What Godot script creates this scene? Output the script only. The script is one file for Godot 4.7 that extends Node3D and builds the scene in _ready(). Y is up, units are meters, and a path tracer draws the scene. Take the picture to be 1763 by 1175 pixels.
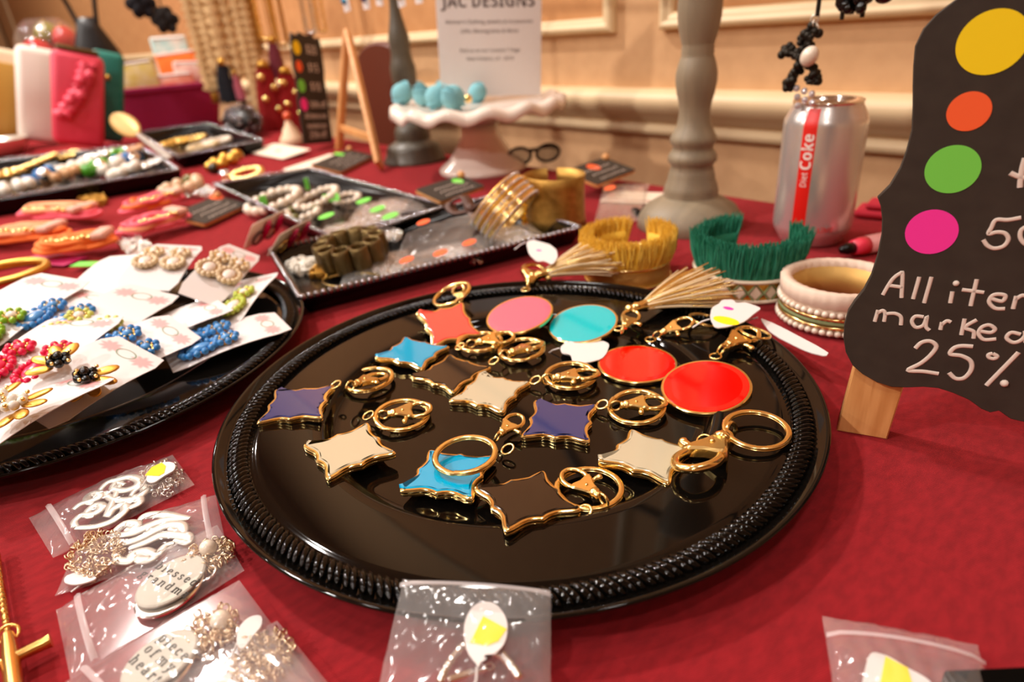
extends Node3D
# A jewellery stall: black charger plates, trays and signs on a red cloth in front of a tan panelled wall.
# x runs along the table, -z points to the wall, the cloth's top is y = 0.

const FOC := 1104.29      # focal length in pixels of a 1763 x 1175 picture
const PITCH := 0.45752
const ROLL := -0.0797
const EYE := Vector3(0, 0.19672, 0)
const YAW := 0.88449

var CR: Vector3
var CU: Vector3
var CF: Vector3
var M := {}
var used := {}
var rng := RandomNumberGenerator.new()


# ---------------------------------------------------------------- geometry collector
class Geo:
	var v := PackedVector3Array()
	var t := PackedVector2Array()
	var g := PackedInt32Array()
	var x := Transform3D()      # everything added is placed by this

	func tri(a: Vector3, b: Vector3, c: Vector3, sg := 0, ua := Vector2.ZERO, ub := Vector2.ZERO, uc := Vector2.ZERO) -> void:
		v.append(x * a); v.append(x * b); v.append(x * c)
		t.append(ua); t.append(ub); t.append(uc)
		g.append(sg)

	func quad(a: Vector3, b: Vector3, c: Vector3, d: Vector3, sg := 0) -> void:
		tri(a, b, c, sg, Vector2(0, 0), Vector2(1, 0), Vector2(1, 1))
		tri(a, c, d, sg, Vector2(0, 0), Vector2(1, 1), Vector2(0, 1))

	# rows of points; cu closes each row, cv closes the rows
	func grid(rows: Array, cu := false, cv := false, sg := 0) -> void:
		var n: int = rows.size()
		var m: int = rows[0].size()
		for i in (n if cv else n - 1):
			var r0: PackedVector3Array = rows[i]
			var r1: PackedVector3Array = rows[(i + 1) % n]
			for j in (m if cu else m - 1):
				var k := (j + 1) % m
				var u0 := float(j) / (m if cu else m - 1)
				var u1 := float(j + 1) / (m if cu else m - 1)
				var v0 := float(i) / (n if cv else n - 1)
				var v1 := float(i + 1) / (n if cv else n - 1)
				tri(r0[j], r0[k], r1[k], sg, Vector2(u0, v0), Vector2(u1, v0), Vector2(u1, v1))
				tri(r0[j], r1[k], r1[j], sg, Vector2(u0, v0), Vector2(u1, v1), Vector2(u0, v1))

	# tube along a path; rad is a radius or one per point; flat squeezes it along its binormal
	func tube(path: PackedVector3Array, rad, sides := 8, closed := false, flat := 1.0, upv := Vector3.UP, caps := true) -> void:
		var rows := []
		var n := path.size()
		var last := upv
		for i in n:
			var d: Vector3 = (path[(i + 1) % n] - path[(i - 1 + n) % n]) if closed else (path[mini(i + 1, n - 1)] - path[maxi(i - 1, 0)])
			if d.length() < 1e-9:
				d = Vector3.RIGHT
			d = d.normalized()
			var s := d.cross(last)
			if s.length() < 1e-4:
				s = d.cross(Vector3(0.31, 0.2, 0.93))
			s = s.normalized()
			var b := s.cross(d).normalized()
			if flat == 1.0:
				last = b
			var r: float = rad if rad is float else rad[i]
			var row := PackedVector3Array()
			for k in sides:
				var a := TAU * k / sides
				row.append(path[i] + s * cos(a) * r + b * sin(a) * r * flat)
			rows.append(row)
		grid(rows, true, closed)
		if not closed and caps:
			for e in [0, n - 1]:
				for k in sides:
					tri(path[e], rows[e][k], rows[e][(k + 1) % sides], 1)

	# profile of (radius, height) turned round y
	func lathe(prof: Array, segs := 32, sharp := false) -> void:
		for i in prof.size() - 1:
			var p: Vector2 = prof[i]
			var q: Vector2 = prof[i + 1]
			var sg := (i + 1) if sharp else 0
			for k in segs:
				var a := TAU * k / segs
				var b := TAU * ((k + 1) % segs) / segs
				var A := Vector3(p.x * cos(a), p.y, p.x * sin(a))
				var B := Vector3(p.x * cos(b), p.y, p.x * sin(b))
				var C := Vector3(q.x * cos(b), q.y, q.x * sin(b))
				var D := Vector3(q.x * cos(a), q.y, q.x * sin(a))
				if p.x > 1e-7:
					tri(A, B, C, sg)
				if q.x > 1e-7:
					tri(A, C, D, sg)

	func ball(c: Vector3, r: Vector3, bas := Basis(), nu := 10, nv := 7) -> void:
		var rows := []
		for i in nv + 1:
			var th := PI * i / nv
			var row := PackedVector3Array()
			for k in nu:
				var ph := TAU * k / nu
				row.append(c + bas * (Vector3(sin(th) * cos(ph), cos(th), sin(th) * sin(ph)) * r) if i > 0 and i < nv else c + bas * Vector3(0, r.y if i == 0 else -r.y, 0))
			rows.append(row)
		grid(rows, true)

	# outline in the xz plane (x, z), lifted through rings of (outward offset, height)
	func loft(line: PackedVector2Array, rings: Array, bottom := true, top := true, soft := false) -> void:
		var n := line.size()
		var nrm := PackedVector2Array()
		var area := 0.0
		for i in n:
			area += line[i].cross(line[(i + 1) % n])
		for i in n:
			var d0 := (line[i] - line[(i - 1 + n) % n]).normalized()
			var d1 := (line[(i + 1) % n] - line[i]).normalized()
			var m := d0 + d1
			m = Vector2(m.y, -m.x).normalized() * (1.0 if area > 0 else -1.0)
			var c := maxf(0.5, m.dot(Vector2(d0.y, -d0.x) * (1.0 if area > 0 else -1.0)))
			nrm.append(m / c)
		var rows := []
		for r: Vector2 in rings:
			var row := PackedVector3Array()
			for i in n:
				var p := line[i] + nrm[i] * r.x
				row.append(Vector3(p.x, r.y, p.y))
			rows.append(row)
		for i in rows.size() - 1:
			grid([rows[i], rows[i + 1]], true, false, 0 if soft else i + 2)
		var ix := Geometry2D.triangulate_polygon(line)
		for k in range(0, ix.size(), 3):
			for e in [0, rows.size() - 1]:
				if (e == 0 and bottom) or (e > 0 and top):
					var w := []
					for q in 3:
						w.append(rows[e][ix[k + q]])
					var want := (1.0 if e == 0 else -1.0) * (1.0 if area > 0 else -1.0)
					if (w[1] - w[0]).cross(w[2] - w[0]).y * want >= 0.0:
						tri(w[0], w[1], w[2], -1)
					else:
						tri(w[0], w[2], w[1], -1)

	func box(c: Vector3, s: Vector3, bev := 0.0, bas := Basis()) -> void:
		var o := x
		x = x * Transform3D(bas, c)
		var h := s / 2
		var b := minf(bev, minf(h.x, minf(h.y, h.z)) * 0.9)
		if b <= 0.0:
			loft(PackedVector2Array([Vector2(-h.x, -h.z), Vector2(h.x, -h.z), Vector2(h.x, h.z), Vector2(-h.x, h.z)]), [Vector2(0, -h.y), Vector2(0, h.y)])
			# one smoothing group per side keeps the corners sharp
			for i in range(g.size() - 12, g.size()):
				g[i] = -1
		else:
			var line := PackedVector2Array()
			for q in 4:
				var cx := (h.x - b) * (1 if q in [0, 3] else -1)
				var cz := (h.z - b) * (1 if q < 2 else -1)
				for k in 4:
					var a := PI / 2 * q + PI / 6 * k
					line.append(Vector2(cx + (b) * cos(a), cz + (b) * sin(a)))
			loft(line, [Vector2(-b * 0.99, -h.y), Vector2(-b * 0.29, -h.y + b * 0.29), Vector2(0, -h.y + b), Vector2(0, h.y - b), Vector2(-b * 0.29, h.y - b * 0.29), Vector2(-b * 0.99, h.y)], true, true, true)
			var ix0 := g.size()
		x = o

	func ring(r: float, w: float, segs := 40, sides := 8, flat := 1.0) -> void:
		var p := PackedVector3Array()
		for i in segs:
			p.append(Vector3(r * cos(TAU * i / segs), 0, r * sin(TAU * i / segs)))
		tube(p, w, sides, true, flat)

	func mesh() -> ArrayMesh:
		var vol := 0.0
		for i in range(0, v.size(), 3):
			vol += v[i].dot(v[i + 1].cross(v[i + 2]))
		var st := SurfaceTool.new()
		st.begin(Mesh.PRIMITIVE_TRIANGLES)
		var order := [0, 1, 2] if vol < 0 else [0, 2, 1]
		for i in g.size():
			st.set_smooth_group(g[i])
			for k in order:
				st.set_uv(t[i * 3 + k])
				st.add_vertex(v[i * 3 + k])
		st.generate_normals()
		st.index()
		return st.commit()


# ---------------------------------------------------------------- scene helpers
func G(at := Transform3D()) -> Geo:
	var o := Geo.new()
	o.x = at
	return o


func ray(px: float, py: float) -> Vector3:
	return CF + CR * ((px - 881.5) / FOC) - CU * ((py - 587.5) / FOC)


func P(px: float, py: float, h := 0.0) -> Vector3:      # the point of the level at height h
	var d := ray(px, py)
	return EYE + d * ((h - EYE.y) / d.y)


func PL(px: float, py: float, at: Vector3, n: Vector3) -> Vector3:   # the point of a plane
	var d := ray(px, py)
	return EYE + d * ((at - EYE).dot(n) / d.dot(n))


func up_to(base: Vector3, py: float) -> float:         # how tall a post on base is that ends at row py
	var k := (587.5 - py) / FOC
	var d := base - EYE
	return (d.dot(CU) - k * d.dot(CF)) / (k * CF.y - CU.y)


func mpp(at: Vector3) -> float:                        # metres that a pixel covers there
	return (at - EYE).dot(CF) / FOC


func view_yaw(at: Vector3) -> float:                   # turn of a thing whose +z side faces the visitor
	var d := EYE - at
	return atan2(d.x, d.z)


func numbered(called: String) -> String:
	used[called] = used.get(called, 0) + 1
	return called if used[called] == 1 else "%s_%03d" % [called, used[called] - 1]


func thing(called: String, label: String, category: String, at := Transform3D(), group := "") -> Node3D:
	var o := Node3D.new()
	o.name = numbered(called)
	add_child(o)
	o.transform = at
	tag(o, label, category, group)
	return o


func tag(o: Node3D, label: String, category: String, group := "") -> void:
	o.set_meta("label", label)
	o.set_meta("category", category)
	if group:
		o.set_meta("group", group)


func part(parent: Node, called: String, shape, mat: Material, at := Transform3D(), label := "", kind := "") -> MeshInstance3D:
	var o := MeshInstance3D.new()
	o.name = numbered(called) if parent == self else called
	o.mesh = shape.mesh() if shape is Geo else shape
	o.material_override = mat
	o.transform = at
	parent.add_child(o, true)
	if label:
		o.set_meta("label", label)
	if kind:
		o.set_meta("kind", kind)
	return o


func copies(parent: Node, called: String, shape: Mesh, mat: Material, where: Array) -> MultiMeshInstance3D:   # too small or too many to pick apart
	var mm := MultiMesh.new()
	mm.transform_format = MultiMesh.TRANSFORM_3D
	mm.mesh = shape
	mm.instance_count = where.size()
	for i in where.size():
		mm.set_instance_transform(i, where[i])
	var o := MultiMeshInstance3D.new()
	o.name = called
	o.multimesh = mm
	o.material_override = mat
	o.set_meta("kind", "stuff")
	parent.add_child(o, true)
	return o


func mat(key: String, c: Color, rough := 0.6, metal := 0.0, spec := 0.5) -> StandardMaterial3D:
	if not M.has(key):
		var m := StandardMaterial3D.new()
		m.resource_name = key
		m.albedo_color = c
		m.roughness = rough
		m.metallic = metal
		m.metallic_specular = spec
		M[key] = m
	return M[key]


func tri_tex(m: StandardMaterial3D, tex: Texture2D, scale: float, world := true) -> void:
	m.albedo_texture = tex
	m.uv1_triplanar = true
	m.uv1_world_triplanar = world
	m.uv1_scale = Vector3.ONE * scale


func noise_tex(size: int, freq: float, ramp: Array, seed_ := 1, oct := 4, kind := FastNoiseLite.TYPE_SIMPLEX_SMOOTH) -> NoiseTexture2D:
	var n := FastNoiseLite.new()
	n.seed = seed_
	n.frequency = freq
	n.fractal_octaves = oct
	n.noise_type = kind
	var g := Gradient.new()
	g.set_color(0, ramp[0]); g.set_color(1, ramp[1])
	var t := NoiseTexture2D.new()
	t.width = size; t.height = size; t.seamless = true
	t.noise = n
	t.color_ramp = g
	return t


func flat_at(o: Vector3, yaw: float) -> Transform3D:
	return Transform3D(Basis(Vector3.UP, yaw), o)


func basis_to(xd: Vector3, yd: Vector3) -> Basis:      # x along xd, y as near yd as it can
	var X := xd.normalized()
	var Z := X.cross(yd).normalized()
	return Basis(X, Z.cross(X), Z)


func curve(pts: Array, per := 6, closed := false) -> PackedVector3Array:    # smooth line through points
	var out := PackedVector3Array()
	var n := pts.size()
	for i in (n if closed else n - 1):
		var a: Vector3 = pts[(i - 1 + n) % n] if closed else pts[maxi(i - 1, 0)]
		var b: Vector3 = pts[i]
		var c: Vector3 = pts[(i + 1) % n]
		var d: Vector3 = pts[(i + 2) % n] if closed else pts[mini(i + 2, n - 1)]
		for k in per:
			out.append(b.cubic_interpolate(c, a, d, float(k) / per))
	if not closed:
		out.append(pts[n - 1])
	return out


func px_list(s: String) -> Array:                      # "12,34 56,78" -> pixels
	var out := []
	for w in s.split(" ", false):
		var q := w.split(",")
		out.append(Vector2(float(q[0]), float(q[1])))
	return out


func text_mesh(words: String, size: float, depth := 0.0004, bold := false, serif := false) -> TextMesh:
	var f := SystemFont.new()
	f.font_names = PackedStringArray(["Droid Serif" if serif else "Droid Sans"])
	f.font_weight = 700 if bold else 400
	var m := TextMesh.new()
	m.text = words
	m.font = f
	m.font_size = 48
	m.pixel_size = size / 48.0
	m.depth = depth
	m.curve_step = 2.0
	return m


func unit_ball(nu := 10, nv := 7) -> ArrayMesh:
	var key := "ball%d_%d" % [nu, nv]
	if not M.has(key):
		var g := G()
		g.ball(Vector3.ZERO, Vector3.ONE, Basis(), nu, nv)
		M[key] = g.mesh()
	return M[key]


func dot_at(p: Vector3, r: float) -> Transform3D:
	return Transform3D(Basis().scaled(Vector3.ONE * r), p)


# ---------------------------------------------------------------- build
func _ready() -> void:
	rng.seed = 7
	view_and_light()
	materials()
	room()
	table()
	charger_plates()
	keychains()
	price_board()
	earring_cards()
	back_row()
	trays()
	middle_things()
	bangles()
	zip_bags()
	hanging_things()


func view_and_light() -> void:
	var c := cos(YAW)
	var s := sin(YAW)
	var turn := func(v: Vector3) -> Vector3: return Vector3(v.x * c + v.z * s, v.y, -v.x * s + v.z * c)
	var fw := Vector3(0, -sin(PITCH), -cos(PITCH))
	var up := Vector3(0, cos(PITCH), -sin(PITCH))
	CR = turn.call(Vector3.RIGHT * cos(ROLL) + up * sin(ROLL))
	CU = turn.call(up * cos(ROLL) - Vector3.RIGHT * sin(ROLL))
	CF = turn.call(fw)
	var cam := Camera3D.new()
	cam.name = "camera"
	add_child(cam)
	cam.transform = Transform3D(Basis(CR, CU, -CF), EYE)
	var at := CameraAttributesPhysical.new()
	at.frustum_focal_length = 35.0 / (2.0 * 587.5 / FOC)
	at.frustum_focus_distance = 0.305
	at.exposure_aperture = 9.6
	at.frustum_near = 0.01
	at.frustum_far = 60.0
	cam.attributes = at
	cam.fov = rad_to_deg(2.0 * atan(587.5 / FOC))
	cam.near = 0.01
	cam.far = 60.0
	cam.current = true

	var env := Environment.new()
	env.background_mode = Environment.BG_COLOR
	env.background_color = Color(0.02, 0.018, 0.015)
	env.tonemap_mode = Environment.TONE_MAPPER_LINEAR
	env.tonemap_exposure = 1.12
	env.sdfgi_enabled = true
	env.ssao_enabled = true
	env.ssil_enabled = true
	var we := WorldEnvironment.new()
	we.name = "environment"
	we.environment = env
	add_child(we)

	# recessed ceiling panels: (x, z, width, strength)
	var glow := StandardMaterial3D.new()
	glow.resource_name = "lamp glow"
	glow.albedo_color = Color(1, 0.97, 0.92)
	glow.emission_enabled = true
	glow.emission = Color(1.0, 0.97, 0.94)
	glow.emission_energy_multiplier = 6.0
	M["glow"] = glow
	var trim := mat("lamp trim", Color(0.85, 0.82, 0.78), 0.5)
	var n := 0
	for d in LAMPS:
		var p := Vector3(d[0], CEIL, d[1])
		var w: float = d[2]
		var t := thing("ceiling_lamp", "square recessed ceiling lamp %s" % d[4], "lamp", Transform3D(Basis(), p), "recessed ceiling lamps")
		var g := G()
		g.box(Vector3(0, -0.003, 0), Vector3(w, 0.006, w), 0.002)
		part(t, "lamp_panel", g, glow)
		g = G()
		for k in 4:
			var b := Basis(Vector3.UP, PI / 2 * k)
			g.box(b * Vector3(w / 2 + 0.012, -0.006, 0), Vector3(0.024, 0.012, w + 0.048), 0.003, b)
		part(t, "lamp_frame", g, trim)
		var l := AreaLight3D.new()
		l.name = "ceiling_light"
		l.area_size = Vector2(w, w)
		l.area_normalize_energy = true
		l.light_color = Color(1.0, 0.965, 0.935)
		l.light_energy = d[3]
		l.area_range = 15.0
		l.area_attenuation = 2.0
		l.shadow_enabled = true
		l.position = p - Vector3(0, 0.012, 0)
		l.rotation.x = -PI / 2
		add_child(l, true)
		n += 1


const CEIL := 2.1
const LAMPS := [
	[-2.1, 0.05, 0.15, 5.2, "over the far left of the stall, brightest of all"],
	[-0.9, -0.35, 0.15, 0.8, "over the cake stand"],
	[0.4, -0.35, 0.15, 0.5, "over the chalkboard's end of the stall"],
	[-0.9, 0.95, 0.15, 0.7, "over the visitor's left shoulder"],
	[0.5, 1.0, 0.15, 0.9, "behind the visitor to the right"],
	[-3.2, 1.1, 0.15, 2.0, "over the aisle to the left"],
	[-4.6, -0.3, 0.15, 2.4, "far down the wall to the left"],
	[-4.6, 1.4, 0.15, 2.0, "far down the room to the left"],
	[-1.2, 2.3, 0.15, 7.0, "far behind the visitor"],
	[1.3, 2.5, 0.15, 2.0, "far behind the visitor to the right"],
	[-3.0, 2.8, 0.15, 4.5, "far behind the visitor to the left"],
]


# ---------------------------------------------------------------- materials
func materials() -> void:
	# red table cloth: twill lines and a little wear
	var im := Image.create(1024, 1024, false, Image.FORMAT_RGB8)
	var hm := Image.create(512, 512, false, Image.FORMAT_RGBA8)
	var n := FastNoiseLite.new()
	n.seed = 5
	n.frequency = 0.02
	n.fractal_octaves = 5
	for y in 1024:
		for x in 1024:
			var tw := 0.5 + 0.5 * sin(TAU * (x * 160.0 / 1024.0 + y * 60.0 / 1024.0))
			var grain := 0.5 + 0.5 * n.get_noise_2d(x * 1.0, y * 0.45)
			var f := 0.80 + 0.09 * tw + 0.22 * grain
			im.set_pixel(x, y, Color(0.57 * f, 0.12 * f, 0.142 * f))
	for y in 512:
		for x in 512:
			var tw := 0.5 + 0.5 * sin(TAU * (x * 160.0 / 512.0 + y * 60.0 / 512.0))
			hm.set_pixel(x, y, Color(tw, tw, tw))
	var cloth := mat("red cloth", Color.WHITE, 0.95, 0.0, 0.2)
	tri_tex(cloth, ImageTexture.create_from_image(im), 1.0 / 0.115)
	hm.bump_map_to_normal_map(2.0)
	cloth.normal_enabled = true
	cloth.normal_texture = ImageTexture.create_from_image(hm)
	cloth.normal_scale = 0.35
	cloth.rim_enabled = true
	cloth.rim = 0.1
	cloth.rim_tint = 0.8

	var wall := mat("tan wall", Color.WHITE, 0.8, 0.0, 0.3)
	tri_tex(wall, noise_tex(512, 0.03, [Color(0.80, 0.635, 0.465), Color(0.84, 0.675, 0.50)], 3), 2.0)
	var paper := mat("panel wallpaper", Color.WHITE, 0.75, 0.0, 0.3)
	tri_tex(paper, noise_tex(512, 0.012, [Color(0.75, 0.54, 0.35), Color(0.81, 0.60, 0.40)], 9, 3, FastNoiseLite.TYPE_CELLULAR), 3.0)
	mat("cream moulding", Color(0.89, 0.79, 0.62), 0.45)
	var ceil_ := mat("ceiling paint", Color(0.80, 0.72, 0.62), 0.9)
	tri_tex(ceil_, noise_tex(256, 0.05, [Color(0.86, 0.80, 0.71), Color(0.91, 0.85, 0.77)], 12), 1.5)
	ceil_.albedo_color = Color.WHITE
	var carpet := mat("carpet", Color.WHITE, 1.0, 0.0, 0.1)
	tri_tex(carpet, noise_tex(512, 0.06, [Color(0.22, 0.12, 0.10), Color(0.42, 0.26, 0.18)], 21), 1.0)

	mat("black gloss", Color(0.035, 0.028, 0.022), 0.055, 0.0, 0.38)
	mat("black satin", Color(0.035, 0.03, 0.03), 0.22, 0.0, 0.4)
	mat("black bead", Color(0.62, 0.60, 0.61), 0.12, 0.9)
	mat("gold", Color(1.0, 0.88, 0.58), 0.19, 1.0)
	mat("antique gold", Color(0.78, 0.60, 0.28), 0.3, 1.0)
	mat("matte gold", Color(0.86, 0.66, 0.30), 0.38, 1.0)
	mat("bronze", Color(0.42, 0.36, 0.24), 0.34, 1.0)
	mat("dark bronze", Color(0.16, 0.14, 0.11), 0.45, 0.7)
	mat("silver", Color(0.96, 0.95, 0.93), 0.16, 1.0)
	mat("brushed silver", Color(0.90, 0.88, 0.83), 0.34, 0.75)
	mat("white card", Color(0.89, 0.87, 0.86), 0.55)
	mat("cream card", Color(0.93, 0.875, 0.79), 0.55)
	mat("pearl", Color(0.93, 0.87, 0.79), 0.18).clearcoat_enabled = true
	mat("chalk", Color(0.90, 0.84, 0.79), 0.95)
	var board := mat("chalkboard", Color.WHITE, 0.62, 0.0, 0.35)
	tri_tex(board, noise_tex(512, 0.02, [Color(0.215, 0.185, 0.16), Color(0.255, 0.225, 0.195)], 31, 5), 8.0)
	var wood := mat("pine", Color.WHITE, 0.5)
	tri_tex(wood, wood_tex(Color(0.78, 0.53, 0.29), Color(0.90, 0.67, 0.42)), 9.0, false)
	var grey := mat("grey washed wood", Color.WHITE, 0.5)
	tri_tex(grey, wood_tex(Color(0.46, 0.415, 0.335), Color(0.60, 0.54, 0.44)), 4.0, false)
	var dark := mat("dark washed wood", Color.WHITE, 0.4)
	tri_tex(dark, wood_tex(Color(0.25, 0.235, 0.20), Color(0.37, 0.345, 0.29)), 4.0, false)
	mat("dot yellow", Color(1.0, 0.88, 0.0), 0.7)
	mat("dot orange", Color(1.0, 0.40, 0.18), 0.7)
	mat("dot green", Color(0.47, 0.86, 0.31), 0.7)
	mat("dot pink", Color(1.0, 0.2, 0.66), 0.7)
	mat("white glaze", Color(0.93, 0.88, 0.83), 0.15)

	var film := mat("clear film", Color(1, 1, 1, 0.075), 0.1)
	film.transparency = BaseMaterial3D.TRANSPARENCY_ALPHA
	film.cull_mode = BaseMaterial3D.CULL_DISABLED
	var zip := mat("film zip strip", Color(0.97, 0.94, 0.94, 0.34), 0.3)
	zip.transparency = BaseMaterial3D.TRANSPARENCY_ALPHA
	zip.cull_mode = BaseMaterial3D.CULL_DISABLED

	# printed backing card of an earring pair: two pink blots and a ring logo at one end
	var cim := Image.create(384, 192, false, Image.FORMAT_RGB8)
	for y in 192:
		for x in 384:
			var u := x / 384.0
			var w := y / 192.0
			var c := Color(0.89, 0.87, 0.865)
			for e in [Vector2(0.86, 0.22), Vector2(0.86, 0.78)]:
				var q := Vector2((u - e.x) / 0.07, (w - e.y) / 0.17)
				c = c.lerp(Color(0.90, 0.62, 0.62), 0.9 * (1.0 - smoothstep(0.6, 1.1, q.length() + 0.15 * sin(9.0 * q.angle()))))
			var k := Vector2((u - 0.86) / 0.05, (w - 0.5) / 0.15).length()
			c = c.lerp(Color(0.42, 0.52, 0.42), 0.85 * (1.0 - smoothstep(0.05, 0.14, absf(k - 1.0))))
			cim.set_pixel(x, y, c)
	var cm := mat("earring card", Color.WHITE, 0.45)
	cm.albedo_texture = ImageTexture.create_from_image(cim)


func wood_tex(a: Color, b: Color) -> ImageTexture:
	var im := Image.create(256, 256, false, Image.FORMAT_RGB8)
	var n := FastNoiseLite.new()
	n.seed = 17
	n.frequency = 0.012
	for y in 256:
		for x in 256:
			var w := n.get_noise_2d(x * 1.0, y * 0.12) * 9.0 + x * 0.16
			var f := 0.5 + 0.32 * sin(w) + 0.18 * n.get_noise_2d(x * 18.0, y * 1.2)
			im.set_pixel(x, y, a.lerp(b, clampf(f, 0, 1)))
	return ImageTexture.create_from_image(im)


# ---------------------------------------------------------------- the room
func solid(called: String, c: Vector3, s: Vector3, m: Material) -> MeshInstance3D:
	var g := G()
	g.box(Vector3.ZERO, s)
	var o := part(self, called, g, m, Transform3D(Basis(), c))
	o.set_meta("kind", "structure")
	return o


const WALL := -0.92


func room() -> void:
	solid("floor", Vector3(-3, -0.80, 1.8), Vector3(12, 0.1, 6), mat("carpet", Color.WHITE))
	solid("ceiling", Vector3(-3, CEIL + 0.05, 1.8), Vector3(12, 0.1, 6), mat("ceiling paint", Color.WHITE))
	solid("wall_back", Vector3(-3, 0.675, WALL - 0.05), Vector3(12, 2.85, 0.1), mat("tan wall", Color.WHITE))
	solid("wall_front", Vector3(-3, 0.675, 4.65), Vector3(12, 2.85, 0.1), mat("tan wall", Color.WHITE))
	solid("wall_left", Vector3(-8.95, 0.675, 1.8), Vector3(0.1, 2.85, 5.4), mat("tan wall", Color.WHITE))
	solid("wall_right", Vector3(2.95, 0.675, 1.8), Vector3(0.1, 2.85, 5.4), mat("tan wall", Color.WHITE))
	var w := Vector3(0, 0, WALL)
	var nz := Vector3(0, 0, 1)
	# chair rail along the wall
	var h1: float = PL(1040, 150, w, nz).y
	var h0: float = PL(1040, 225, w, nz).y
	var hh := h1 - h0
	var g := G()
	var prof := []
	for q in [[0.0, 0.0], [0.0, 0.008], [0.06, 0.013], [0.16, 0.014], [0.20, 0.008], [0.30, 0.008], [0.34, 0.016], [0.44, 0.02], [0.50, 0.028], [0.66, 0.036], [0.82, 0.037], [0.93, 0.031], [1.0, 0.02], [1.0, 0.0]]:
		var y: float = h0 + hh * q[0]
		prof.append(PackedVector3Array([Vector3(-8.88, y, q[1] + WALL), Vector3(2.88, y, q[1] + WALL)]))
	g.grid(prof)
	var o := part(self, "trim_1", g, mat("cream moulding", Color.WHITE))
	o.set_meta("kind", "structure")
	# two framed wallpaper panels above it
	var px1: Vector3 = PL(1062, 56, w, nz)
	var px2: Vector3 = PL(1142, 50, w, nz)
	var bw: float = PL(1000, 30, w, nz).y - PL(1000, 57, w, nz).y
	var spans := [[px1.x - 7.2, px1.x], [px2.x, px2.x + 1.4], [px2.x + 1.55, px2.x + 2.6]]
	for i in 3:
		var x0: float = spans[i][0]
		var x1: float = spans[i][1]
		var y0: float = px1.y
		var y1 := y0 + 1.25
		g = G()
		var rows := []
		for q in [[0.0, 0.0], [0.0, 0.010], [0.15, 0.016], [0.4, 0.018], [0.55, 0.012], [0.75, 0.013], [0.95, 0.008], [1.0, 0.0]]:
			var k: float = q[0] * bw
			var z: float = WALL + q[1]
			rows.append(PackedVector3Array([Vector3(x0 + k, y0 + k, z), Vector3(x1 - k, y0 + k, z), Vector3(x1 - k, y1 - k, z), Vector3(x0 + k, y1 - k, z)]))
		for r in rows.size() - 1:
			for k in 4:
				var e := (k + 1) % 4
				g.quad(rows[r][k], rows[r][e], rows[r + 1][e], rows[r + 1][k], k + 1)
		o = part(self, "trim_%d" % (i + 2), g, mat("cream moulding", Color.WHITE))
		o.set_meta("kind", "structure")
		g = G()
		g.box(Vector3((x0 + x1) / 2, (y0 + y1) / 2, WALL + 0.001), Vector3(x1 - x0 - 2 * bw, y1 - y0 - 2 * bw, 0.004))
		o = part(self, "wall_panel_%d" % (i + 1), g, mat("panel wallpaper", Color.WHITE))
		o.set_meta("kind", "structure")


# ---------------------------------------------------------------- table
const TX0 := -3.4
const TX1 := 0.42
const TZ0 := -0.672
const TZ1 := 0.09


func table() -> void:
	var t := thing("folding_table", "long folding table under the red cloth that carries the whole stall", "table", Transform3D(Basis(), Vector3((TX0 + TX1) / 2, -0.745, (TZ0 + TZ1) / 2)))
	var g := G()
	g.box(Vector3(0, 0.73, 0), Vector3(TX1 - TX0 - 0.01, 0.025, TZ1 - TZ0 - 0.01), 0.006)
	part(t, "table_top", g, mat("table laminate", Color(0.6, 0.5, 0.38), 0.5))
	for s in [-1, 0, 1]:
		for e in [-1, 1]:
			g = G()
			g.tube(PackedVector3Array([Vector3(s * 1.6, 0.716, e * 0.3), Vector3(s * 1.6, 0.0, e * 0.3)]), 0.015, 10)
			part(t, "leg", g, mat("leg steel", Color(0.35, 0.35, 0.36), 0.4, 0.8))
	# the cloth: flat on top, rounded at the edge, hanging in soft folds
	g = G()
	var rows := []
	var steps := [[0.0, 0.0], [0.0, -0.0008], [0.0025, -0.003], [0.004, -0.008], [0.006, -0.05], [0.012, -0.2], [0.02, -0.42], [0.026, -0.66]]
	for s in steps.size():
		var row := PackedVector3Array()
		var line := [[Vector2(TX0, TZ0), Vector2(TX1, TZ0), Vector2(0, -1)], [Vector2(TX1, TZ0), Vector2(TX1, TZ1), Vector2(1, 0)], [Vector2(TX1, TZ1), Vector2(TX0, TZ1), Vector2(0, 1)], [Vector2(TX0, TZ1), Vector2(TX0, TZ0), Vector2(-1, 0)]]
		for e in line:
			var a: Vector2 = e[0]
			var b: Vector2 = e[1]
			var nn: Vector2 = e[2]
			var cnt := int(a.distance_to(b) / 0.04)
			for i in cnt:
				var q := a.lerp(b, (i + 0.5) / cnt)
				var wave := 0.018 * sin(i * 0.9 + sin(i * 0.31) * 2.0) * clampf((-steps[s][1] - 0.02) / 0.3, 0, 1)
				if s == 0:
					q -= nn * 0.004
				q += nn * (steps[s][0] + wave + (0.018 if steps[s][1] < -0.3 else 0.0))
				row.append(Vector3(q.x, steps[s][1], q.y))
		rows.append(row)
	g.grid(rows, true)
	var k := 0.004
	g.quad(Vector3(TX0 + k, 0, TZ0 + k), Vector3(TX1 - k, 0, TZ0 + k), Vector3(TX1 - k, 0, TZ1 - k), Vector3(TX0 + k, 0, TZ1 - k), 9)
	var o := part(self, "tablecloth", g, mat("red cloth", Color.WHITE))
	tag(o, "dark red woven tablecloth spread under everything on the stall", "tablecloth")


# ---------------------------------------------------------------- plates
const PLATE := Vector3(-0.24041, 0, -0.19735)
const PLATE2 := Vector3(-0.51297, 0, -0.02141)


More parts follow.
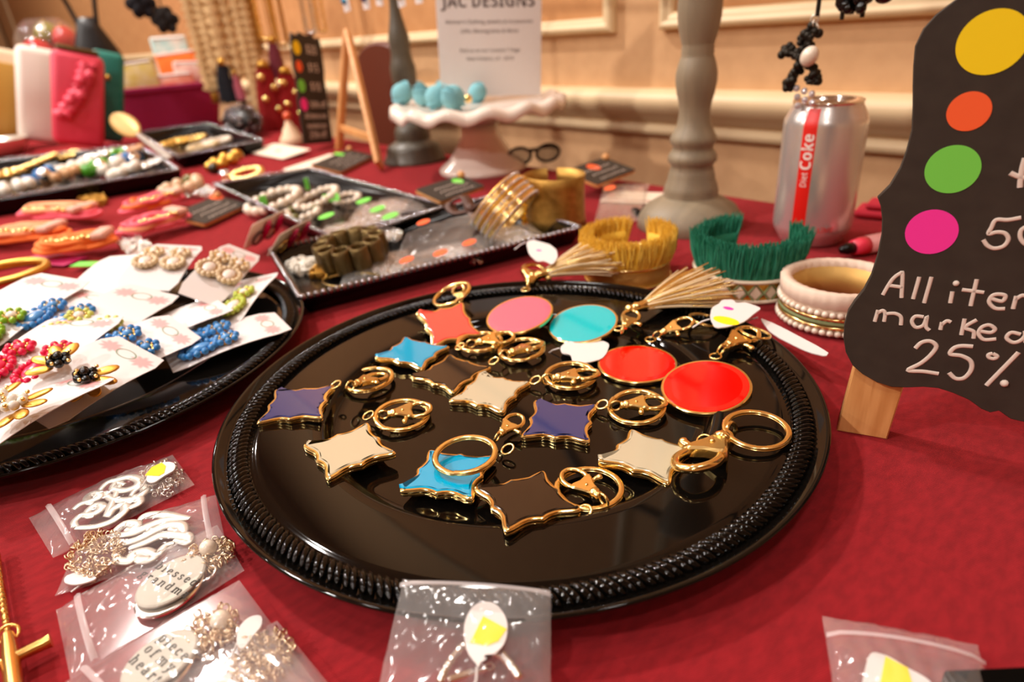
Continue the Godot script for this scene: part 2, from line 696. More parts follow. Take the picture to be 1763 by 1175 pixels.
func charger_plates() -> void:
	var t := thing("charger_plate", "round glossy black plate with a rope border holding the enamel key rings", "plate", Transform3D(Basis(), PLATE), "black plates with a rope border")
	var g := G()
	g.lathe([Vector2(0, 0.006), Vector2(0.05, 0.006), Vector2(0.098, 0.006), Vector2(0.1015, 0.0064), Vector2(0.1035, 0.0074), Vector2(0.1052, 0.0098), Vector2(0.1066, 0.0113), Vector2(0.1083, 0.0118), Vector2(0.112, 0.0119), Vector2(0.138, 0.0131), Vector2(0.1405, 0.0131), Vector2(0.1415, 0.0126), Vector2(0.143, 0.0128), Vector2(0.1525, 0.0136), Vector2(0.1545, 0.0146), Vector2(0.1568, 0.0166), Vector2(0.1583, 0.0172), Vector2(0.1592, 0.0168), Vector2(0.159, 0.0158), Vector2(0.155, 0.0128), Vector2(0.145, 0.0105), Vector2(0.112, 0.0092), Vector2(0.107, 0.007), Vector2(0.103, 0.002), Vector2(0.1, 0.0006), Vector2(0.095, 0.0004), Vector2(0, 0.0004)], 160)
	part(t, "dish", g, mat("black gloss", Color.WHITE))
	g = G()
	for i in 124:
		var a := TAU * i / 124
		var bas := Basis(Vector3.UP, -a + 0.62)
		for s in [-1, 1]:
			g.ball(Vector3(0.1478 * cos(a + s * 0.0115), 0.0142, 0.1478 * sin(a + s * 0.0115)), Vector3(0.0064, 0.0026, 0.0018), bas, 8, 6)
	part(t, "rope_border", g, mat("black gloss", Color.WHITE))
	var c := t.duplicate()
	c.name = numbered("charger_plate")
	add_child(c)
	c.position = PLATE2
	c.rotation.y = 0.3
	c.set_meta("label", "round glossy black plate with rope border under the carded earrings")


# ---------------------------------------------------------------- key rings
func bracket_outline(s: float) -> PackedVector2Array:
	var half := [Vector2(0, 0.935), Vector2(0.06, 0.912), Vector2(0.14, 0.874), Vector2(0.24, 0.848), Vector2(0.36, 0.841), Vector2(0.47, 0.856), Vector2(0.57, 0.888), Vector2(0.67, 0.925), Vector2(0.77, 0.957), Vector2(0.86, 0.977), Vector2(0.93, 0.980), Vector2(0.966, 0.966)]
	var edge := []
	for i in range(half.size() - 1, 0, -1):
		edge.append(Vector2(-half[i].x, half[i].y))
	edge.append_array(half)
	var out := PackedVector2Array()
	for q in 4:
		var r := -PI / 2 * q
		for p: Vector2 in edge:
			out.append(p.rotated(r) * s)
	return out


func disc_outline(r: float, n := 56) -> PackedVector2Array:
	var out := PackedVector2Array()
	for i in n:
		out.append(Vector2(r, 0).rotated(-TAU * i / n))
	return out


func clasp_meshes() -> Array:      # swivel eye at x = 0, hook tip at x = 0.029
	if M.has("clasp"):
		return M["clasp"]
	var g := G()
	g.x = Transform3D(Basis(Vector3.RIGHT, PI / 2), Vector3(0.0026, 0, 0))
	g.ring(0.0029, 0.0007, 18, 6)
	g.x = Transform3D(Basis(Vector3.FORWARD, PI / 2), Vector3.ZERO)
	g.lathe([Vector2(0, 0.0048), Vector2(0.0021, 0.005), Vector2(0.0024, 0.0058), Vector2(0.0020, 0.0066), Vector2(0.0026, 0.0072), Vector2(0.0028, 0.0085), Vector2(0.0026, 0.0095), Vector2(0, 0.0096)], 14)
	g.x = Transform3D()
	var body := PackedVector2Array([Vector2(0.0088, -0.0024), Vector2(0.0088, 0.0024), Vector2(0.0120, 0.0034), Vector2(0.0155, 0.0052), Vector2(0.0185, 0.0064), Vector2(0.0190, 0.0036), Vector2(0.0182, 0.0), Vector2(0.0190, -0.0036), Vector2(0.0185, -0.0064), Vector2(0.0155, -0.0052), Vector2(0.0120, -0.0034)])
	g.loft(body, [Vector2(-0.0006, -0.0018), Vector2(0, -0.0011), Vector2(0, 0.0011), Vector2(-0.0006, 0.0018)])
	var p := curve([Vector3(0.0172, 0, 0.0040), Vector3(0.0205, 0, 0.0053), Vector3(0.0245, 0, 0.0050), Vector3(0.0280, 0, 0.0026), Vector3(0.0288, 0, 0), Vector3(0.0280, 0, -0.0026), Vector3(0.0245, 0, -0.0050), Vector3(0.0205, 0, -0.0053), Vector3(0.0172, 0, -0.0040)], 4)
	g.tube(p, 0.00128, 8)
	g.ball(Vector3(0.0135, 0.0019, 0), Vector3(0.0009, 0.0006, 0.0009), Basis(), 8, 5)
	var lev := G()
	lev.tube(PackedVector3Array([Vector3(0.0145, 0, 0.003), Vector3(0.0150, 0, 0.0055), Vector3(0.0142, 0.0004, 0.0078)]), [0.0013, 0.0011, 0.0015], 8)
	lev.ball(Vector3(0.0141, 0.0005, 0.0083), Vector3.ONE * 0.0016, Basis(), 8, 6)
	M["clasp"] = [g.mesh(), lev.mesh()]
	return M["clasp"]


func split_ring_mesh() -> ArrayMesh:
	if not M.has("split ring"):
		var p := PackedVector3Array()
		for i in 109:
			var a := TAU * i / 54.0
			p.append(Vector3(0.0143 * cos(a), 0.0011 * smoothstep(48.0, 60.0, float(i)), 0.0143 * sin(a)))
		var g := G()
		g.tube(p, 0.00145, 8, false, 0.45)
		M["split ring"] = g.mesh()
	return M["split ring"]


func jump_ring_mesh() -> ArrayMesh:
	if not M.has("jump ring"):
		var g := G()
		g.ring(0.0032, 0.00065, 20, 6)
		M["jump ring"] = g.mesh()
	return M["jump ring"]


func enamel(key: String, c: Color) -> StandardMaterial3D:
	var m := mat("enamel " + key, c, 0.1)
	m.clearcoat_enabled = true
	m.clearcoat = 0.6
	m.clearcoat_roughness = 0.03
	return m


func add_ring(t: Node3D, c: Vector3, tilt := Vector3.UP, k := 1.0, turn := 0.0) -> void:
	var inv := t.transform.affine_inverse()
	var b := basis_to(Vector3(cos(turn), 0, sin(turn)), tilt)
	part(t, "split_ring", split_ring_mesh(), mat("gold", Color.WHITE), inv * Transform3D(b.scaled_local(Vector3.ONE * k), c))


func add_clasp(t: Node3D, a: Vector3, b: Vector3, roll := 0.0, k := 0.0) -> void:
	var inv := t.transform.affine_inverse()
	var l := a.distance_to(b) / 0.029 if k == 0.0 else k
	var bas := basis_to(b - a, Vector3.UP) * Basis(Vector3.RIGHT, roll)
	var at := inv * Transform3D(bas.scaled_local(Vector3.ONE * l), a)
	var cm := clasp_meshes()
	var o := part(t, "clasp", cm[0], mat("gold", Color.WHITE), at)
	part(o, "lever", cm[1], mat("gold", Color.WHITE))


func add_jump(t: Node3D, c: Vector3, tilt: Vector3) -> void:
	var inv := t.transform.affine_inverse()
	part(t, "jump_ring", jump_ring_mesh(), mat("gold", Color.WHITE), inv * Transform3D(basis_to(Vector3(1, 0, 0.3), tilt), c))


func keychains() -> void:
	var gold := mat("gold", Color.WHITE)
	var cols := {"navy": Color(0.19, 0.22, 0.42), "cream": Color(0.76, 0.72, 0.61), "blue": Color(0.0, 0.64, 0.82), "black": Color(0.05, 0.035, 0.03), "coral": Color(1.0, 0.36, 0.31)}
	# four corners of the top face, their heights in mm, jump ring, clasp from eye to tip, ring centre
	var rows := [
		["navy", "460,671 567,661 570,720 449,729", "15.5,15.5,15.5,15.5", "578,663", "597,668 662,645", "635,655", "navy bracket-shaped enamel key ring at the left rim of the black plate"],
		["cream", "521,766 634,729 680,777 564,825", "14,13,12.5,14.5", "634,716", "652,716 742,703", "692,716", "cream enamel key ring low on the left, half over the well's edge"],
		["blue", "690,847 752,768 845,784 805,865", "11.5,9.5,9.5,13", "874,774", "852,757 896,716", "801,785", "bright blue enamel key ring at the front with its gold ring lying on the enamel"],
		["black", "827,843 948,813 991,872 856,909", "13,9,12,16", "1006,881", "1046,866 972,812", "1014,843", "black enamel key ring nearest the visitor with a gold bracket-shaped frame"],
		["navy", "925,690 1030,693 1007,764 896,751", "9,9,9,9", "1037,697", "1052,700 1146,692", "1096,702", "navy enamel key ring in the middle of the black plate"],
		["cream", "1031,803 1096,742 1197,760 1139,830", "12.5,9,9,12.5", "1212,758", "1266,741 1178,808", "1302,742", "cream enamel key ring on the right with its clasp and ring stretched out"],
		["cream", "830,641 916,656 861,711 769,689", "9,9,9,9", "922,655", "934,655 1030,642", "982,648", "cream enamel key ring at the centre, between the black and the navy"],
		["blue", "648,616 708,575 771,595 714,641", "13,11,9,11", "792,597", "804,594 884,578", "826,590", "bright blue enamel key ring at the back left, beside the coral one"],
		["black", "705,656 778,607 845,633 778,671", "9,9,9,9", "850,622", "862,614 934,590", "898,603", "black enamel key ring at the back, between the blue one and a cream one"],
		["coral", "718,542 795,527 824,570 750,591", "20,20,9,10", "806,521", "794,527 788,492", "778,508", "coral enamel key ring at the back of the plate, propped up towards the visitor"],
	]
	var line := bracket_outline(0.0177)
	var fg := G()
	fg.loft(line, [Vector2(-0.0006, -0.0038), Vector2(0.0, -0.0034), Vector2(0.0, -0.0026), Vector2(-0.0006, -0.0022), Vector2(0.0002, -0.0018), Vector2(0.0002, -0.0009), Vector2(-0.0004, -0.0006), Vector2(0.0, -0.0003), Vector2(-0.0004, 0.0)])
	var frame := fg.mesh()
	fg = G()
	fg.loft(line, [Vector2(-0.0012, -0.0006), Vector2(-0.0012, 0.0001), Vector2(-0.0016, 0.0003), Vector2(-0.0022, 0.0004)], false)
	var face := fg.mesh()
	for r in rows:
		var c := px_list(r[1])
		var hs: PackedFloat64Array = r[2].split_floats(",")
		var w := []
		for i in 4:
			w.append(P(c[i].x, c[i].y, hs[i] * 0.001 + 0.0008))
		var mid: Vector3 = (w[0] + w[1] + w[2] + w[3]) / 4.0
		var ex: Vector3 = (w[1] + w[2] - w[0] - w[3])
		var ez: Vector3 = (w[3] + w[2] - w[0] - w[1])
		var ny := ez.cross(ex).normalized()
		ex = ex.normalized()
		var bx := (ex + ny.cross(ez.normalized()) * -1.0).normalized()
		if bx.dot(ex) < 0.5:
			bx = ex
		var bas := Basis(bx, ny, bx.cross(ny))
		var t := thing("keychain", r[6], "key ring", Transform3D(bas, mid), "bracket-shaped enamel key rings")
		part(t, "frame", frame, gold)
		part(t, "enamel_face", face, enamel(r[0], cols[r[0]]), Transform3D(), "%s enamel" % r[0])
		var lift := 0.0055
		var base := 0.0065 if mid.distance_to(PLATE + Vector3.UP * mid.y) < 0.11 else 0.0132
		var j := px_list(r[3])[0] as Vector2
		add_jump(t, P(j.x, j.y, base + 0.004), Vector3(0.3, 0.75, 0.4))
		var q := px_list(r[4])
		var o := px_list(r[5])[0] as Vector2
		var far := P(o.x, o.y, base + 0.002)
		var fb := 0.0065 if far.distance_to(PLATE + Vector3.UP * far.y) < 0.105 else 0.0137
		add_clasp(t, P(q[0].x, q[0].y, base + lift), P(q[1].x, q[1].y, fb + lift), rng.randf_range(-0.3, 0.3))
		if r[0] == "blue" and o.x < 810 and o.y > 700:
			add_ring(t, P(o.x, o.y, 0.0155), Vector3(0.05, 1, 0.14), 1.0, 1.0)
		elif r[0] == "coral":
			add_ring(t, P(o.x, o.y, 0.020), Vector3(0.35, 0.9, 0.5), 1.0, 0.4)
		else:
			add_ring(t, P(o.x, o.y, fb + 0.0022), Vector3(rng.randf_range(-0.1, 0.1), 1, rng.randf_range(-0.05, 0.12)), 1.0, rng.randf_range(0.0, 6.0))

	# round enamel fobs
	fg = G()
	fg.loft(disc_outline(0.0238), [Vector2(-0.0006, -0.0024), Vector2(0, -0.0019), Vector2(0, -0.0004), Vector2(-0.0004, 0), Vector2(-0.001, 0)])
	frame = fg.mesh()
	fg = G()
	fg.loft(disc_outline(0.0229), [Vector2(0, -0.0008), Vector2(0, -0.0002), Vector2(-0.001, 0.0002), Vector2(-0.004, 0.0004)], false)
	face = fg.mesh()
	var rounds := [
		["pink", Color(1.0, 0.40, 0.50), "894,541", "905,499", "908,494 923,457", "round pink enamel key ring with a gold tassel at the back of the plate"],
		["turquoise", Color(0.0, 0.74, 0.78), "1003,556", "1066,566", "1070,572 1092,536", "round turquoise enamel key ring with a gold tassel, right of the pink one"],
		["red", Color(0.93, 0.008, 0.0), "1097,625", "1120,585", "1125,580 1192,551", "round red enamel key ring, the farther and smaller-looking of the two red ones"],
		["red", Color(0.93, 0.008, 0.0), "1215,664", "1232,614", "1236,606 1300,568", "round red enamel key ring nearer the visitor, at the right of the plate"],
	]
	for r in rounds:
		var c := px_list(r[2])[0] as Vector2
		var o := P(c.x, c.y, 0.0098)
		var out := (o - PLATE) * Vector3(1, 0, 1)
		var rc := out.length()
		out = out.normalized()
		var slope := 0.0
		if rc + 0.0238 > 0.104:      # the far edge rests on the step of the plate, the near edge in its well
			slope = (0.0148 - 0.0088) / (0.1085 - (rc - 0.0238))
		o = P(c.x, c.y, 0.0088 + slope * 0.0238)
		var h := o.y
		var nrm := (Vector3.UP - out * slope).normalized()
		var t := thing("round_keychain", r[5], "key ring", Transform3D(basis_to(Vector3(1, 0, 0), nrm), o), "round enamel key rings")
		part(t, "frame", frame, gold)
		part(t, "enamel_face", face, enamel(r[0], r[1]), Transform3D(), "%s enamel" % r[0])
		var j := px_list(r[3])[0] as Vector2
		add_jump(t, P(j.x, j.y, h + 0.002), Vector3(0.5, 0.6, 0.2))
		var q := px_list(r[4])
		var b := P(q[0].x, q[0].y, h + 0.004)
		add_clasp(t, b, P(q[1].x, q[1].y, 0.02), 0.2)
		if r[0] == "pink":
			tassel(t, P(926, 474, 0.021), P(1040, 452, 0.02))
			hang_tag(t, "905,418 916,413 930,417 946,421 958,430 961,442 952,458 938,449 926,452 911,440", 0.030, "dot pink", "928,432")
		elif r[0] == "turquoise":
			tassel(t, P(1094, 530, 0.021), P(1225, 505, 0.018))
			hang_tag(t, "963,600 975,588 1005,590 1036,587 1050,592 1045,608 1038,618 1012,626 985,624 984,612 968,610", 0.0095, "")
		elif c.x < 1150:
			add_ring(t, P(1214, 552, 0.017), Vector3(0.6, 0.5, 0.2), 0.7, 0.5)
			hang_tag(t, "1222,550 1224,531 1238,524 1242,517 1262,516 1266,523 1282,521 1297,526 1312,531 1298,541 1290,548 1280,556 1255,563 1232,567", 0.024, "dot yellow", "1250,553")
		else:
			add_ring(t, P(1300, 574, 0.020), Vector3(0.6, 0.5, 0.2), 0.6, 0.5)
			hang_tag(t, "1305,547 1330,556 1428,607 1424,615 1395,609 1330,578", 0.016, "")


func tassel(t: Node3D, a: Vector3, b: Vector3) -> void:
	var inv := t.transform.affine_inverse()
	var d := (b - a).normalized()
	var s := d.cross(Vector3.UP).normalized()
	var L := a.distance_to(b)
	var g := G()
	g.x = inv * Transform3D(basis_to(d, Vector3.UP), a)
	g.tube(PackedVector3Array([Vector3(-0.003, 0, 0), Vector3(0, 0, 0), Vector3(0.003, 0, 0), Vector3(0.008, 0, 0)]), [0.002, 0.0038, 0.0034, 0.0042], 12)
	g.ball(Vector3(-0.005, 0, 0), Vector3.ONE * 0.003)
	part(t, "tassel_cap", g, mat("gold", Color.WHITE))
	for kind in 2:
		g = G()
		for i in 120:
			var th := rng.randf() * TAU
			var ph := sqrt(rng.randf())
			var sp := 0.46 * ph
			var e := a + d * L * rng.randf_range(0.8, 1.08) + s * cos(th) * sp * L + Vector3.UP * (sin(th) * sp * L * 0.55 + 0.004)
			e.y = maxf(e.y, 0.0165)
			var m := a.lerp(e, 0.5) + Vector3.UP * 0.006 * rng.randf()
			var st := a + d * 0.006 + (s * cos(th) + Vector3.UP * sin(th)) * 0.003 * ph
			var pts := PackedVector3Array()
			for k in 5:
				var f := k / 4.0
				pts.append(inv * st.lerp(m, f).lerp(m.lerp(e, f), f))
			g.tube(pts, 0.0005 if kind == 0 else 0.0004, 4, false, 1.0, Vector3.UP, false)
		part(t, "tassel_strands", g, mat("tassel thread", Color(0.95, 0.87, 0.72), 0.4) if kind == 0 else mat("gold", Color.WHITE), Transform3D(), "", "stuff")


func hang_tag(t: Node3D, s: String, h: float, dot: String, dot_px := "") -> void:
	var inv := t.transform.affine_inverse()
	var c := px_list(s)
	var mid := Vector3.ZERO
	var line := PackedVector2Array()
	for q: Vector2 in c:
		mid += P(q.x, q.y, h) / c.size()
	for q: Vector2 in c:
		var w := P(q.x, q.y, h) - mid
		line.append(Vector2(w.x, w.z))
	var smooth := PackedVector2Array()
	for i in line.size():
		var a := line[i]
		var p := line[(i - 1 + line.size()) % line.size()]
		var n := line[(i + 1) % line.size()]
		for k in 3:
			var f := (k + 0.5) / 3.0
			smooth.append(p.lerp(a, 0.7).lerp(a, f).lerp(a.lerp(n, 0.3), f))
	var g := G()
	g.loft(smooth, [Vector2(0, -0.0003), Vector2(0, 0.0003)])
	var o := part(t, "hang_tag", g, mat("white card", Color.WHITE), inv * Transform3D(Basis(Vector3.UP, 0), mid), "white paper price tag")
	g = G()
	var e := P(c[0].x, c[0].y, h)
	g.tube(PackedVector3Array([inv * e, inv * (e + Vector3(-0.004, -0.002, 0.002)), inv * (e + Vector3(-0.008, -0.006, 0.006))]), 0.0005, 5)
	part(t, "tag_string", g, mat("white card", Color.WHITE))
	if dot:
		g = G()
		g.loft(disc_outline(0.0085 if dot == "dot yellow" else 0.0026, 24), [Vector2(0, 0.0003), Vector2(0, 0.0004)])
		var dq := px_list(dot_px)[0] as Vector2
		part(o, "sticker", g, mat(dot, Color.WHITE), Transform3D(Basis.from_scale(Vector3(1, 1, 0.6)), P(dq.x, dq.y, h) - mid), dot.replace("dot ", "") + " round sticker")
	if dot == "dot yellow":
		g = G()
		g.loft(disc_outline(0.0036, 20), [Vector2(0, 0.0003), Vector2(0, 0.0004)])
		part(o, "printed_mark", g, mat("dot pink", Color.WHITE), Transform3D(Basis.from_scale(Vector3(1, 1, 0.6)), P(1254, 532, h) - mid), "pink printed mark")


# ---------------------------------------------------------------- chalkboard signs
func strokes(parent: Node3D, called: String, lines: Array, at: Vector3, n: Vector3, r: float, mtl: Material, label := "") -> MeshInstance3D:
	var inv := parent.transform.affine_inverse()
	var g := G()
	for s: String in lines:
		var pts := []
		for q: Vector2 in px_list(s):
			pts.append(inv * (PL(q.x, q.y, at, n) + n * r * 0.1))
		if pts.size() == 1:
			g.ball(pts[0], Vector3.ONE * r * 1.5, Basis(), 8, 5)
		else:
			g.tube(curve(pts, 5), r, 6, false, 0.35, inv.basis * n)
	return part(parent, called, g, mtl, Transform3D(), label)


func price_board() -> void:
	var n := Vector3(0.38531, 0.0349, 0.92213).normalized()
	var ax := Vector3.UP.cross(n).normalized()
	var up := n.cross(ax)
	var base := P(1485, 747)
	var at := base + n * 0.006
	var t := thing("chalkboard_sign", "large black chalkboard with scalloped edge, four coloured dots and white writing, right of the plate", "sign", Transform3D(Basis(ax, up, n), base))
	var inv := t.transform.affine_inverse()
	# left outline traced, right half mirrored
	var left := []
	for q: Vector2 in px_list("1740,722 1720,708 1705,711 1690,705 1668,689 1640,677 1615,669 1590,667 1560,668 1535,667 1510,659 1485,645 1468,630 1456,607 1452,582 1453,562 1460,537 1471,520 1487,500 1500,475 1511,440 1518,405 1519,380 1516,355 1511,341 1532,320 1550,290 1561,260 1570,225 1572,185 1572,150 1573,115 1576,80 1590,50 1612,25 1645,0"):
		left.append(inv * PL(q.x, q.y, at, n))
	var axis: float = (inv * PL(1795, 690, at, n)).x
	var top: float = left[left.size() - 1].y + 0.014
	left.append(Vector3(left[left.size() - 1].x + 0.012, top - 0.005, 0))
	left.append(Vector3(left[left.size() - 1].x + 0.014, top, 0))
	left.append(Vector3(left[left.size() - 1].x + 0.006, top - 0.002, 0))
	left.insert(0, Vector3(axis - 0.004, left[0].y - 0.0005, 0))
	var line := PackedVector2Array()
	for p: Vector3 in left:
		line.append(Vector2(p.x, -p.y))
	for i in range(left.size() - 1, -1, -1):
		line.append(Vector2(2 * axis - left[i].x, -left[i].y))
	var g := G(Transform3D(Basis(Vector3.RIGHT, PI / 2), Vector3(0, 0, 0.006)))
	g.loft(line, [Vector2(-0.0003, -0.004), Vector2(0, -0.0037), Vector2(0, -0.0003), Vector2(-0.0003, 0)])
	part(t, "board", g, mat("chalkboard", Color.WHITE))
	for d in [["1708,73", "yellow", 0.0112], ["1668,192", "orange", 0.0073], ["1639.7,291.9", "green", 0.0095], ["1603.5,399.7", "pink", 0.0095]]:
		var q := px_list(d[0])[0] as Vector2
		g = G(Transform3D(Basis(Vector3.RIGHT, PI / 2), inv * PL(q.x, q.y, at, n)))
		g.loft(disc_outline(d[2], 48), [Vector2(0, 0), Vector2(0, 0.00025)])
		part(t, "sticker", g, mat("dot " + d[1], Color.WHITE), Transform3D(), "round %s price sticker" % d[1])
	var ch := mat("chalk", Color.WHITE)
	var r := 0.00085
	strokes(t, "price_sign", ["1739,298 1750,303 1763,306 1776,305", "1765,272 1760,290 1757,310 1756,323"], at, n, r * 1.2, ch, "white chalk price sign")
	strokes(t, "number_fifty", ["1758,375 1735,379 1715,379 1707,392 1702,403 1716,400 1730,402 1736,412 1728,424 1712,428 1700,423 1693,413", "1768,390 1758,397 1757,410 1766,421 1778,420 1784,405 1778,393 1768,390"], at, n, r, ch, "white chalk number")
	strokes(t, "chalk_letters", ["1520,508 1536,482 1550,471 1554,473 1552,513", "1532,492 1554,495", "1583,477 1572,515", "1604,477 1591,522", "1640,502 1636,522", "1646,488", "1682,481 1671,527", "1656,499 1694,504", "1706,514 1725,519 1731,510 1722,507 1709,509 1703,520 1713,531 1730,532", "1750,510 1744,532", "1747,517 1760,509 1770,512"], at, n, r, ch, "white chalk writing, first line")
	strokes(t, "chalk_letters", ["1512,534 1506,554", "1510,540 1520,535 1524,541 1522,554", "1524,541 1540,540 1551,546 1551,560", "1590,546 1576,545 1570,554 1577,564 1590,560 1596,545 1594,562 1600,569", "1622,555 1619,568", "1621,560 1630,553 1637,555", "1661,549 1655,577", "1682,551 1661,564 1676,571 1676,583", "1686,570 1705,573 1713,567 1703,560 1690,564 1685,575 1694,585 1715,584", "1757,576 1741,573 1733,582 1744,590 1758,586 1768,572 1776,540", "1765,570 1766,590"], at, n, r, ch, "white chalk writing, second line")
	strokes(t, "chalk_letters", ["1576,600 1587,590 1602,588 1612,597 1602,612 1585,626 1563,638 1590,640 1616,644", "1675,597 1655,596 1642,600 1636,610 1655,613 1671,622 1672,637 1660,651 1645,652 1634,642", "1754,607 1698,664"], at, n, r * 1.15, ch, "white chalk number and slash")
	for q in ["1709,609 1702,611 1703,616 1711,618 1717,614 1709,609"]:
		strokes(t, "percent_ring", [q], at, n, r, ch)
	strokes(t, "percent_dot", ["1729,660"], at, n, r * 1.3, ch)
	# two pine legs behind the board
	var back := at - n * 0.0085
	var lw: float = 0.0225
	for side in 2:
		var b0: Vector3 = inv * PL(1485, 747, at, n)
		b0.y = 0
		var x0: float = b0.x if side == 0 else 2 * axis - b0.x
		var lean := 0.002 * (1 if side == 0 else -1)
		g = G()
		var outl := PackedVector2Array([Vector2(x0 - lw / 2, 0.0), Vector2(x0 + lw / 2, 0.0), Vector2(x0 + lw / 2 + lean * 2.6, -0.075), Vector2(x0 - lw / 2 + lean * 2.6, -0.075)])
		g.x = Transform3D(Basis(Vector3.RIGHT, PI / 2), Vector3(0, 0, 0.0018))
		g.loft(outl, [Vector2(-0.0006, -0.009), Vector2(0, -0.0084), Vector2(0, -0.0006), Vector2(-0.0006, 0)])
		part(t, "leg", g, mat("pine", Color.WHITE), Transform3D(), "pale pine easel leg")
	g = G()
	g.tube(PackedVector3Array([Vector3(axis, 0.13, -0.008), Vector3(axis, 0.004, -0.085)]), 0.006, 8)
	part(t, "prop", g, mat("pine", Color.WHITE))


# a small chalkboard with a wooden edge that lies propped up: corners left-front, right-front, right-back, left-back
func price_chip(px: String, hs: Array, dot: String, dot_px: String, label: String, lines := 3) -> void:
	var c := px_list(px)
	var w := []
	for i in 4:
		w.append(P(c[i].x, c[i].y, hs[i]))
	var mid: Vector3 = (w[0] + w[1] + w[2] + w[3]) / 4
	var ex: Vector3 = w[1] + w[2] - w[0] - w[3]
	var ez: Vector3 = w[0] + w[1] - w[2] - w[3]
	var sx := ex.length() / 2
	var sz := ez.length() / 2
	var ny := ez.cross(ex).normalized()
	var X := ex.normalized()
	var t := thing("price_chalkboard", label, "price sign", Transform3D(Basis(X, ny, X.cross(ny)), mid), "small chalkboard price signs")
	var line := PackedVector2Array()
	for q in 4:
		var s := Vector2(sx / 2 * (1 if q in [0, 3] else -1), sz / 2 * (1 if q < 2 else -1))
		for k in 5:
			var a := PI / 2 * q + PI / 8 * k
			line.append(s * 0.94 + Vector2(cos(a), sin(a)) * 0.003)
	var g := G()
	g.loft(line, [Vector2(-0.0005, -0.005), Vector2(0, -0.0045), Vector2(0, -0.001)], true, false)
	part(t, "wooden_edge", g, mat("pine", Color.WHITE))
	g = G()
	g.loft(line, [Vector2(0, -0.001), Vector2(-0.0004, 0)], false)
	part(t, "board", g, mat("chalkboard", Color.WHITE))
	var inv := t.transform.affine_inverse()
	var q := px_list(dot_px)[0] as Vector2
	var o := inv * PL(q.x, q.y, mid, ny)
	g = G(Transform3D(Basis(), Vector3(clampf(o.x, -sx * 0.45, sx * 0.45), 0, clampf(o.z, -sz * 0.45, sz * 0.45))))
	g.loft(disc_outline(minf(0.0092, sz * 0.2), 24), [Vector2(0, 0), Vector2(0, 0.0003)])
	part(t, "sticker", g, mat("dot " + dot, Color.WHITE), Transform3D(), "%s round sticker" % dot)
	g = G()
	for k in lines:
		var z := sz * (-0.14 + 0.25 * k)
		var p := PackedVector3Array()
		for i in 26:
			p.append(Vector3(-sx * 0.3 + sx * 0.026 * i, 0.0003, z + sz * 0.06 * sin(i * 2.0 + k) * (0.4 + 0.6 * absf(sin(i * 0.7 + k)))))
		g.tube(p, 0.0005, 4, false, 0.4)
	part(t, "chalk_writing", g, mat("chalk", Color.WHITE))
	g = G()
	g.ball(Vector3(sx * 0.46, 0.002, -sz * 0.42), Vector3.ONE * 0.005)
	part(t, "wooden_bead", g, mat("pine", Color.WHITE))
	# a low peg that holds the raised side
	var top: Vector3 = inv * ((w[2] + w[3]) / 2 + Vector3(0, -0.006, 0))
	var foot: Vector3 = inv * ((w[2] + w[3]) / 2 * Vector3(1, 0, 1) + Vector3(0, 0.003, 0))
	g = G()
	g.tube(PackedVector3Array([top, foot]), 0.003, 8)
	part(t, "peg", g, mat("pine", Color.WHITE))


# ---------------------------------------------------------------- carded earrings on the left plate
func round_rect(w: float, h: float, r: float, n := 4) -> PackedVector2Array:
	var line := PackedVector2Array()
	for q in 4:
		var c := Vector2((w / 2 - r) * (1 if q in [0, 3] else -1), (h / 2 - r) * (1 if q < 2 else -1))
		for k in n + 1:
			var a := PI / 2 * q + PI / 2 / n * k
			line.append(c + Vector2(cos(a), sin(a)) * r)
	return line


# a thin card from three corners: a, b along its length, c across from b; x runs from a to b
func card_frame(a: Vector3, b: Vector3, c: Vector3) -> Transform3D:
	var X := b - a
	var Z := b - c                  # towards the a-b edge
	var Y := Z.cross(X).normalized()
	return Transform3D(Basis(X, Y, Z), a + X / 2 - Z / 2)


